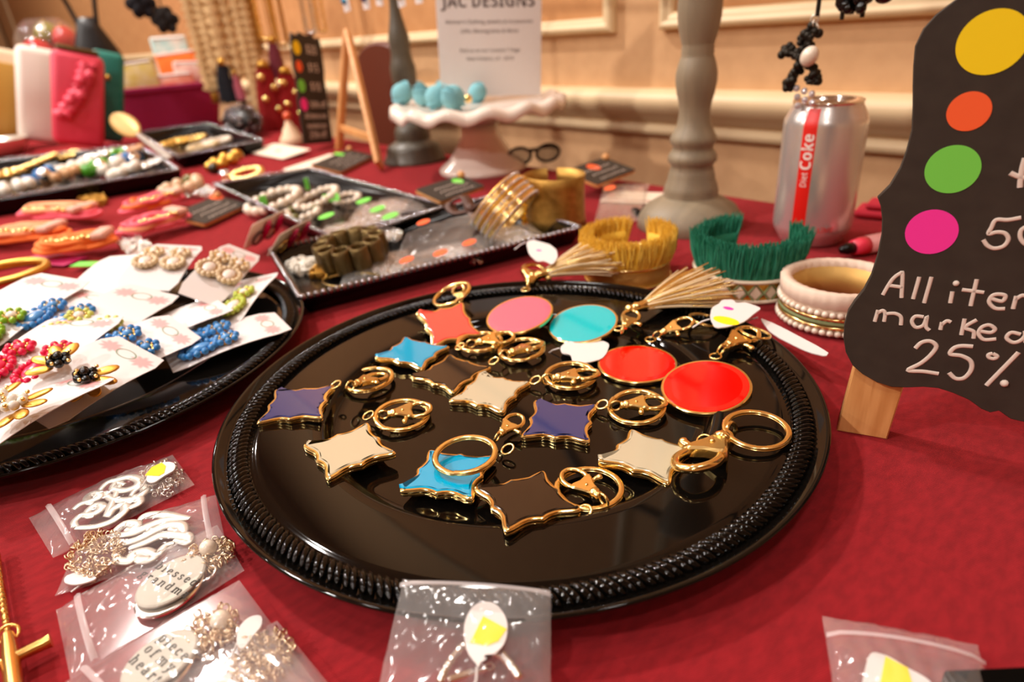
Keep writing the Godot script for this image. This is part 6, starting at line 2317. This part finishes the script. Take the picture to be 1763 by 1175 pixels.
func zip_bags() -> void:
	var silver := mat("silver", Color.WHITE)
	bag("clear zip bag with swirled monogram and yellow dotted tag, farthest of the left bags", "92,962 335,836 297,784 50,893", [0.001, 0.001, 0.002, 0.002], 0.13, true, 0.007, 1)
	monogram("swirled silver monogram pendant in the bag with the yellow dotted tag", [
		"131,908 128,899 141,888 160,886 175,876 171,870 160,873 150,883 153,890 162,889",
		"131,909 165,907 195,897 215,880 213,870 195,877 185,888 200,850 210,830",
		"126,878 140,868 160,862 172,855 165,850 152,855 150,865 160,868",
		"172,845 185,832 205,826 225,822 240,828 235,838 215,845 195,842 200,832 215,835",
		"180,848 190,858 210,862 235,858 250,845 245,838 235,842 225,855",
		"205,872 222,866 235,855 240,866 225,874 212,876"], 0.0045, 0.0020)
	oval_tag("white oval paper tag with a yellow sticker in the farthest left bag", "252,826 264,808 284,797 300,799 300,810 284,820 264,832", 0.0078, "250,820 262,806 279,798 286,804 283,816 274,821")
	chain_heap("silver chain heaped at the right end of the farthest left bag", 280, 828, 0.0018, 0.016, 0.010, 150, silver, 0.0011, "necklace", "chain_necklace", "silver chains in the left bags")
	bag("clear zip bag with an open scroll monogram, second from the plate side", "95,1028 388,932 371,853 130,950", [0.001, 0.001, 0.003, 0.002], 0.92, true, 0.007, 2)
	monogram("open scroll silver monogram pendant in the second bag", [
		"201,921 200,915 215,903 230,902 236,905 226,912 216,912",
		"202,922 230,918 260,905 290,895 325,893",
		"241,897 248,890 262,887 285,887 305,890 327,893",
		"203,932 215,935 240,928 265,915 290,905 312,905 315,918 300,915 292,910",
		"222,945 250,935 280,922 310,922 325,925 322,935 300,930",
		"200,955 205,965 225,966 230,955 250,950 270,955 285,940 300,935",
		"232,960 245,965 262,962 272,950"], 0.0045, 0.0021)
	chain_heap("pale gold chain heaped at the left of the second bag", 168, 960, 0.0018, 0.016, 0.011, 200, mat("pale gold", Color(0.94, 0.85, 0.72), 0.25, 1.0), 0.0011, "necklace", "chain_necklace", "silver chains in the left bags")
	oval_tag("plain white oval tag at the lower left of the second bag", "150,990 132,987 114,994 112,1004 128,1008 150,1004 166,996", 0.004, "")
	bag("clear zip bag holding an engraved oval pendant and a pearl", "122,1172 421,984 374,905 97,1052", [0.001, 0.001, 0.004, 0.002], 0.13, true, 0.007, 3)
	oval_disc("engraved_pendant", "silver oval pendant engraved blessed grandma beside a pearl", Vector2(240, 1044), Vector2(345, 958), 0.80, 0.0065, ["b l e s s e d", "g r a n d m a"], mat("stamped silver", Color(0.74, 0.72, 0.67), 0.6, 0.35))
	pearl_bead("cream pearl charm above the blessed grandma pendant", 358, 944, 0.003, 0.0035)
	chain_heap("pale gold chain beside the pearl in the third bag", 365, 965, 0.0018, 0.010, 0.010, 110, mat("pale gold", Color.WHITE), 0.0013, "necklace", "chain_necklace", "silver chains in the left bags")
	small_ring("small silver ring at the right end of the blessed grandma pendant", 358, 988, 0.004, 0.0034)
	bag("clear zip bag holding an engraved oval pendant and a marked white tag", "250,1330 560,1200 412,1000 112,1176", [0.001, 0.001, 0.004, 0.002], 0.10, true, 0.008, 4)
	oval_disc("engraved_pendant", "silver oval pendant engraved piece of my heart in the nearest full bag", Vector2(212, 1186), Vector2(335, 1088), 0.80, 0.0075, ["p i e c e", "o f  m y", "h e a r t"], mat("stamped silver", Color.WHITE))
	pearl_bead("cream pearl charm above the piece of my heart pendant", 380, 1068, 0.003, 0.0036)
	small_ring("silver ring right of the pearl in the nearest full bag", 394, 1092, 0.0045, 0.0034)
	small_ring("lower silver ring beside the piece of my heart pendant", 352, 1118, 0.0045, 0.0032)
	chain_heap("pale gold chain under the pearl in the nearest full bag", 368, 1090, 0.003, 0.010, 0.010, 90, mat("pale gold", Color.WHITE), 0.0013, "necklace", "chain_necklace", "silver chains in the left bags")
	oval_tag("white oval tag with a small dash, right of the silver rings", "408,1108 412,1082 430,1064 449,1062 450,1078 436,1096 418,1118", 0.006, "")
	bag("clear zip bag at the bottom edge with a pale gold chain", "330,1400 690,1330 477,1070 300,1160", [0.001, 0.001, 0.003, 0.002], -1.0, true, 0.007, 5)
	chain_heap("pale gold chain heaped in the bag at the bottom edge", 452, 1140, 0.0018, 0.012, 0.011, 150, mat("pale gold", Color.WHITE), 0.0012, "necklace", "chain_necklace", "silver chains in the left bags")
	oval_tag("white tag at the bottom edge beside the pale gold chain", "368,1180 392,1160 420,1152 430,1162 410,1180 385,1195", 0.004, "")

	# middle bag over the plate's rim
	bag("clear zip bag leaning on the plate's front rim with a yellow-cornered tag", "636,1250 948,1256 948,1017 694,1000", [0.002, 0.002, 0.0215, 0.0215], 0.93, false, 0.006, 6)
	oval_tag("white oval tag with a yellow corner in the bag on the plate's front rim", "822,1148 803,1118 800,1075 818,1043 850,1040 872,1068 870,1105 850,1128 835,1130 824,1150", 0.0175, "810,1108 832,1063 873,1085 858,1106 838,1114")
	for k in 2:
		var t := thing("ball_chain", ["silver ball chain left of the white tag in the middle bag", "silver ball chain right of the white tag in the middle bag"][k], "necklace", Transform3D(Basis(), P(830, 1150, 0.010)), "ball chains in the middle bag")
		for i in 20:
			var a := i / 19.0
			var p := P(760 + 62 * a + (70 if k else 0), 1172 - (60 if k == 0 else 48) * sin(PI * (a * 0.6 + (0.0 if k == 0 else 0.35))), 0.012) - t.position
			part(t, "bead", unit_ball(12, 8), silver, dot_at(p + Vector3(0, rng.randf() * 0.001, 0), 0.0016))
	var t2 := thing("silver_bar", "slim silver bar pendant at the bottom of the middle bag", "pendant", Transform3D(basis_to(P(832, 1152, 0.0125) - P(778, 1170, 0.0125), Vector3.UP), P(805, 1161, 0.0125)))
	var g := G(); g.box(Vector3.ZERO, Vector3(0.013, 0.0018, 0.0024), 0.0006)
	part(t2, "bar", g, silver)
	g = G(Transform3D(Basis(), Vector3(0.0075, 0, 0))); g.ring(0.0012, 0.0004, 12, 5)
	part(t2, "loop", g, silver)
	# right bag
	bag("clear zip bag at the bottom right with a yellow cornered white card", "1450,1290 1745,1330 1682,1112 1415,1062", [0.002, 0.002, 0.006, 0.006], 0.80, false, 0.006, 7)
	oval_tag("white folded card with a yellow corner in the bottom right bag", "1494,1135 1520,1128 1560,1150 1605,1180 1600,1230 1490,1230", 0.005, "1524,1132 1562,1152 1575,1195 1512,1195")
	t2 = thing("jewelry_box", "flat black box lid at the bottom right corner under the clear bag", "box", Transform3D(Basis(Vector3.UP, atan2(-CR.z, CR.x)), P(1830, 1228, 0.0045)))
	g = G(); g.box(Vector3(0, 0, 0), Vector3(0.055, 0.007, 0.026), 0.001)
	part(t2, "lid", g, mat("black satin", Color.WHITE))
	g = G(); g.box(Vector3(0, 0.0036, 0), Vector3(0.048, 0.0006, 0.024), 0.0)
	part(t2, "inlay", g, mat("black gloss", Color.WHITE))

	# gold cross and its twisted chain at the left edge
	var c := P(16, 1125, 0.005)
	var t := thing("cross_necklace", "gold cross on a twisted gold chain at the lower left corner", "necklace", Transform3D(Basis(), c))
	g = G()
	var pts := []
	for q: Vector2 in px_list("-6,955 0,1000 6,1040 12,1080 16,1100"):
		pts.append(P(q.x, q.y, 0.004) - c)
	var line := curve(pts, 14)
	for s in 2:
		var tw := PackedVector3Array()
		for i in line.size():
			var a := i * 1.0 + PI * s
			tw.append(line[i] + Vector3(cos(a), sin(a), 0) * 0.0012)
		g.tube(tw, 0.0012, 6)
	part(t, "chain", g, mat("cross gold", Color(0.92, 0.72, 0.42), 0.25, 1.0))
	g = G()
	var e0 := P(-14, 1152, 0.006) - c
	var e1 := P(88, 1103, 0.006) - c
	g.tube(PackedVector3Array([e0, e0.lerp(e1, 0.1), e0.lerp(e1, 0.5), e0.lerp(e1, 0.9), e1]), [0.0024, 0.0020, 0.0021, 0.0024, 0.0027], 10)
	part(t, "crossbar", g, M["cross gold"])
	g = G()
	var f0 := P(14, 1095, 0.006) - c
	var f1 := P(28, 1230, 0.006) - c
	g.tube(PackedVector3Array([f0, f0.lerp(f1, 0.3), f1]), [0.0022, 0.0030, 0.0030], 10)
	part(t, "upright", g, M["cross gold"])
	g = G(Transform3D(Basis(Vector3.FORWARD, 0.4), P(14, 1092, 0.006) - c)); g.ring(0.0034, 0.0007, 20, 6)
	part(t, "bail", g, M["cross gold"])


# ---------------------------------------------------------------- things hanging from above
func on_rail(px: float, py: float) -> Vector3:      # a point in the upright plane of the rail
	return PL(px, py, RAIL_B, RAIL_N)


func rope(g: Geo, pts: Array, r: float, per := 6, bump := 0.35) -> void:
	var line := curve(pts, per)
	var rad := []
	for i in line.size():
		rad.append(r * (1.0 - bump + bump * 2.0 * (0.5 + 0.5 * cos(PI * i))))
	g.tube(line, rad, 7)


func hanging_things() -> void:
	var dk := mat("dark bronze", Color.WHITE)
	# bronze charm necklace in front of the can
	var p := on_rail(1406, 40)
	var top := Vector3(p.x, RAIL_Y, p.z)
	var t := thing("charm_necklace", "dark bronze charm necklace with a pearl hanging in front of the soda can", "necklace", Transform3D(Basis(), top))
	var at := func(px: float, py: float, out := 0.0) -> Vector3: return on_rail(px, py) - top - RAIL_N * out
	var sg := RAIL_N.dot(EYE - RAIL_B)
	var front := (1.0 if sg > 0 else -1.0)
	var g := G()
	g.tube(PackedVector3Array([Vector3.ZERO, Vector3(0, -0.06, 0), at.call(1407, 28)]), 0.0017, 6)
	part(t, "cord", g, dk)
	g = G()
	for k in 4:
		g.x = Transform3D(Basis(Vector3.UP, k * 1.5) * Basis(Vector3.RIGHT, PI / 2), at.call(1403, 33 + 8 * k))
		g.ring(0.0030, 0.0006, 16, 5)
	part(t, "links", g, mat("brushed silver", Color.WHITE))
	g = G()
	for q in ["1402,50 1396,64 1388,80 1384,98", "1384,98 1366,92 1350,90", "1384,100 1376,118 1364,140", "1386,100 1398,118 1408,134 1392,142", "1392,62 1380,70", "1362,92 1354,82", "1364,138 1358,146"]:
		var pts := []
		for w: Vector2 in px_list(q):
			pts.append(at.call(w.x, w.y))
		var line := curve(pts, 4)
		g.tube(line, 0.0040, 8, false, 0.5)
		for w in line:
			for k in 2:
				g.ball(w + CR * rng.randf_range(-0.004, 0.004) + CU * rng.randf_range(-0.004, 0.004), Vector3.ONE * rng.randf_range(0.0018, 0.0038), Basis(), 7, 5)
	part(t, "bronze_charm", g, dk)
	g = G()
	g.ball(at.call(1401, 96) + RAIL_N * front * 0.006, Vector3(0.0066, 0.0080, 0.0066), Basis(Vector3.FORWARD, 0.5), 20, 14)
	part(t, "pearl", g, mat("pearl", Color.WHITE), Transform3D(), "cream pearl")
	g = G()
	for k in 7:
		g.ball(at.call(1372 + (k * 13) % 38, 152 + k * 5), Vector3.ONE * 0.0028, Basis(), 7, 5)
	part(t, "crystals", g, mat("crystal", Color(0.9, 0.9, 0.93), 0.03, 0.6), Transform3D(), "", "stuff")
	# dark ragged charm at the top edge
	p = on_rail(1474, 10)
	top = Vector3(p.x, RAIL_Y, p.z)
	t = thing("charm_necklace", "black beaded charm hanging at the top edge right of the bronze one", "necklace", Transform3D(Basis(), top))
	g = G()
	g.tube(PackedVector3Array([Vector3.ZERO, on_rail(1474, -30) - top]), 0.0015, 6)
	part(t, "cord", g, dk)
	g = G()
	for k in 34:
		g.ball(on_rail(1452 + rng.randf() * 44, -26 + rng.randf() * 44) - top + RAIL_N * rng.randf_range(-0.006, 0.006), Vector3.ONE * 0.0042, Basis(), 7, 5)
	part(t, "beads", g, mat("black bead gloss", Color(0.03, 0.03, 0.03), 0.15), Transform3D(), "", "stuff")
	for q in [[1449, 34], [1484, 30], [1466, 24]]:
		g = G(); g.tube(PackedVector3Array([on_rail(q[0] + 4, 2) - top, on_rail(q[0], q[1]) - top]), 0.0016, 6)
		part(t, "dangle", g, dk)
	p = on_rail(1522, -4)
	top = Vector3(p.x, RAIL_Y, p.z)
	t = thing("charm_necklace", "small dark red and gold charm just touching the top edge", "necklace", Transform3D(Basis(), top))
	g = G(); g.tube(PackedVector3Array([Vector3.ZERO, p - top]), 0.0012, 6)
	part(t, "cord", g, dk)
	g = G(); g.ball(p - top, Vector3(0.006, 0.004, 0.006))
	part(t, "bead", g, mat("oxblood bead", Color(0.16, 0.03, 0.02), 0.2))
	# white cards with studs hanging by the dark candlestick
	var n := 0
	for q in [[598, 20, "blue stud"], [632, 16, "navy stud"], [655, 10, "red stud"], [692, 12, "gold stud"], [722, 6, "silver stud"]]:
		p = on_rail(q[0], q[1])
		var m := mpp(p)
		top = Vector3(p.x, RAIL_Y, p.z)
		t = thing("hanging_card", "white earring card with a %s hanging at the top edge" % q[2], "earrings", Transform3D(Basis(Vector3.UP, atan2(RAIL_N.x * front, RAIL_N.z * front)), top), "white cards hanging from the rail")
		var y: float = p.y - RAIL_Y
		g = G(); g.box(Vector3(0, y + 22 * m, 0), Vector3(25 * m, 44 * m, 0.0008), 0.0, Basis(Vector3.FORWARD, 0.08 * (n % 3 - 1)))
		part(t, "card", g, mat("white card", Color.WHITE))
		g = G(); g.tube(PackedVector3Array([Vector3(0, 0, 0), Vector3(0, y + 43 * m, 0)]), 0.0005, 5)
		part(t, "string", g, mat("white card", Color.WHITE))
		g = G(); g.ball(Vector3(0, y + 16 * m, 0.003), Vector3.ONE * 5.5 * m)
		part(t, "stud", g, mat(q[2], {"blue stud": Color(0.25, 0.55, 0.70), "navy stud": Color(0.10, 0.10, 0.40), "red stud": Color(0.75, 0.10, 0.15), "gold stud": Color(0.8, 0.6, 0.25), "silver stud": Color(0.7, 0.7, 0.7)}[q[2]], 0.25))
		n += 1
	necklace_stand()


func necklace_stand() -> void:
	var foot := P(432, 226)
	var yaw := view_yaw(foot)
	var nz := Vector3(sin(yaw), 0, cos(yaw))
	var X := Vector3(cos(yaw), 0, -sin(yaw))
	var barh := 0.43
	var t := thing("necklace_stand", "dark metal necklace stand whose bar above the picture carries the hanging strands", "stand", Transform3D(Basis(Vector3.UP, yaw), foot + Vector3(0, 0.0006, 0)))
	var g := G()
	g.lathe([Vector2(0, 0), Vector2(0.06, 0), Vector2(0.06, 0.006), Vector2(0.012, 0.012), Vector2(0, 0.012)], 32)
	part(t, "base", g, mat("dark bronze", Color.WHITE))
	g = G(); g.tube(PackedVector3Array([Vector3(0, 0.01, 0), Vector3(0, barh, 0)]), 0.005, 10)
	part(t, "pole", g, mat("dark bronze", Color.WHITE))
	g = G(); g.tube(PackedVector3Array([Vector3(-0.42, barh, 0), Vector3(0.34, barh, 0)]), 0.006, 10)
	part(t, "bar", g, mat("dark bronze", Color.WHITE))
	var pln := foot + nz * 0.015
	var hang := func(px: float, py: float, out := 0.0) -> Vector3: return PL(px, py, pln + nz * out, nz)
	# looped strands: lowest point, width in pixels, bead radius, colour, distance in front of the bar
	var rows := [
		[366, 150, 12, 0.0125, "cream chain", "cream rope necklace farthest left on the stand", 0.0],
		[376, 116, 10, 0.0120, "cream chain", "cream rope necklace second from the left, ending above the navy tassel", 0.012],
		[402, 126, 20, 0.0165, "cream chain", "thick cream rope necklace in the middle of the stand", 0.02],
		[452, 186, 12, 0.0130, "cream chain", "longest cream rope necklace, reaching down to the black pouch", 0.03],
		[442, 84, 12, 0.0120, "cream chain", "short cream rope necklace above the pink beads", 0.01],
		[462, 64, 26, 0.0075, "gold", "gold chain necklace between the cream ropes and the silver chain", 0.024],
		[488, 76, 14, 0.0045, "antique gold", "antique gold chain necklace left of the silver chain", 0.01],
		[536, 54, 14, 0.0065, "silver", "silver ball chain necklace above the small chalkboard", 0.02],
		[556, 52, 10, 0.0032, "gold", "fine gold chain necklace at the right end of the stand", 0.0],
	]
	mat("cream chain", Color(0.90, 0.76, 0.55), 0.5)
	for q in rows:
		var low: Vector3 = hang.call(q[0], q[1], q[6])
		var y0 := foot.y + barh + 0.006
		t = thing("necklace", q[5], "necklace", Transform3D(Basis(Vector3.UP, yaw), Vector3(low.x, y0, low.z)), "strands hanging from the necklace stand")
		var d := low.y - y0
		var w: float = q[2] * mpp(low) / 2
		g = G()
		var cnt := int(absf(d) / (q[3] * 1.3))
		var pts := []
		for i in cnt:
			pts.append(Vector3(-w * (1.0 - 0.3 * pow(1.0 - float(i) / cnt, 2)), d * i / cnt, 0.001 * sin(i)))
		for i in 5:
			pts.append(Vector3(-w * cos(PI * (i + 0.5) / 5.0), d - w * 0.8 * sin(PI * (i + 0.5) / 5.0) * 0.5, 0))
		for i in range(cnt - 1, -1, -1):
			pts.append(Vector3(w * (1.0 - 0.3 * pow(1.0 - float(i) / cnt, 2)), d * i / cnt, -0.001 * sin(i)))
		rope(g, pts, q[3], 2)
		part(t, "strand", g, mat(q[4], Color.WHITE))
		if q[4] == "cream chain" and q[1] > 120:
			g = G()
			g.lathe([Vector2(0, 0), Vector2(0.005, -0.002), Vector2(0.009, -0.012), Vector2(0.011, -0.03), Vector2(0, -0.034)], 16)
			part(t, "pendant", g, mat("antique gold", Color.WHITE), Transform3D(Basis(), Vector3(0, d - w * 0.4, 0.002)), "gold drop pendant")
	# tassels: (x, top, bottom, half width)
	for q in [
		[390, 108, 178, 18, "navy tassel thread", Color(0.06, 0.07, 0.12), "navy blue tassel necklace among the cream ropes", 0.03],
		[412, 128, 172, 9, "pink tassel thread", Color(0.78, 0.42, 0.50), "dusty pink ribbon tassel right of the navy tassel", 0.035],
		[476, 70, 136, 14, "plum tassel thread", Color(0.50, 0.20, 0.26), "plum bead tassel necklace above the red tassels", 0.03],
		[460, 112, 236, 26, "red tassel thread", Color(0.62, 0.05, 0.06), "left red tassel necklace with gold discs", 0.045],
		[498, 122, 242, 26, "red tassel thread", Color(0.62, 0.05, 0.06), "right red tassel necklace with gold discs beside the small chalkboard", 0.05],
	]:
		var a: Vector3 = hang.call(q[0] - 8, q[1], q[7])
		var b: Vector3 = hang.call(q[0] + 8, q[2], q[7])
		var y0 := foot.y + barh + 0.006
		t = thing("tassel_necklace", q[6], "necklace", Transform3D(Basis(Vector3.UP, yaw), Vector3(a.x, y0, a.z)), "tassels hanging from the necklace stand")
		var dy := a.y - y0
		var L := a.y - b.y
		var w: float = q[3] * mpp(a)
		g = G(); g.tube(PackedVector3Array([Vector3.ZERO, Vector3(0, dy + 0.01, 0)]), 0.0014, 6)
		part(t, "cord", g, mat("antique gold", Color.WHITE))
		g = G(); g.lathe([Vector2(0, dy + 0.012), Vector2(w * 0.35, dy + 0.008), Vector2(w * 0.45, dy - 0.006), Vector2(0, dy - 0.007)], 16)
		part(t, "cap", g, mat("antique gold", Color.WHITE))
		g = G()
		for k in 240:
			var an := rng.randf() * TAU
			var rr := sqrt(rng.randf())
			var e := Vector3(cos(an) * w * rr, dy - L * rng.randf_range(0.85, 1.0), sin(an) * w * rr * 0.6)
			var s := Vector3(cos(an) * w * rr * 0.4, dy, sin(an) * w * rr * 0.3)
			g.tube(PackedVector3Array([s, s.lerp(e, 0.5) + Vector3(cos(an), 0, sin(an)) * w * 0.12, e]), 0.0016, 4, false, 1.0, Vector3.UP, false)
		part(t, "threads", g, mat(q[4], q[5], 0.8), Transform3D(), "", "stuff")
		if q[4].begins_with("red"):
			for k in 4:
				g = G(); g.ball(Vector3(w * (0.4 if k % 2 else -0.3), dy - L * (0.16 + 0.15 * k), w * 0.55), Vector3(0.009, 0.009, 0.005))
				part(t, "gold_disc", g, mat("gold", Color.WHITE))
	# black sequinned pouch at the foot
	var c := P(424, 236)
	t = thing("sequin_pouch", "black sequinned pouch lying at the foot of the necklace stand", "pouch", Transform3D(Basis(), c + Vector3(0, 0.001, 0)))
	g = G(); g.ball(Vector3(0, 0.035, 0), Vector3(0.062, 0.035, 0.04), Basis(), 24, 14)
	part(t, "body", g, mat("black leather", Color(0.035, 0.03, 0.035), 0.4))
	var sp := []
	for k in 160:
		var d := Vector3(rng.randfn(), rng.randfn(), rng.randfn()).normalized()
		sp.append(Transform3D(basis_to(d.cross(Vector3(0.3, 0.9, 0.1)), d).scaled(Vector3.ONE * 0.0035), Vector3(0, 0.035, 0) + d * Vector3(0.063, 0.036, 0.041)))
	copies(t, "sequins", unit_ball(6, 4), mat("black bead", Color.WHITE), sp)
	# two dark fabric flowers hung at the left end of the bar
	for q in [[242, 6, 24, "navy black", Color(0.05, 0.05, 0.09), "large black fabric flower at the top edge left of the ropes"], [284, 34, 22, "charcoal", Color(0.10, 0.085, 0.085), "smaller charcoal fabric flower below the large black one"]]:
		var a: Vector3 = hang.call(q[0], q[1], 0.0)
		var y0 := foot.y + barh
		var r: float = q[2] * mpp(a)
		t = thing("fabric_flower", q[5], "flower", Transform3D(Basis(Vector3.UP, yaw), Vector3(a.x, y0, a.z)), "dark fabric flowers on the stand")
		var dy := a.y - y0
		g = G(); g.tube(PackedVector3Array([Vector3.ZERO, Vector3(0, dy, 0)]), 0.002, 6)
		part(t, "ribbon", g, mat("black leather", Color.WHITE))
		for k in 11:
			var an := TAU * k / 6.0 + (0.5 if k > 5 else 0.0)
			var rr := r * (0.62 if k < 6 else 0.3)
			g = G(); g.ball(Vector3(cos(an) * rr, dy + sin(an) * rr, 0.004 * (k / 6)), Vector3(r * 0.42, r * 0.42, r * 0.18), Basis(Vector3.UP, sin(k * 2.0) * 0.6), 12, 8)
			part(t, "petal", g, mat("flower " + q[3], q[4], 0.9))
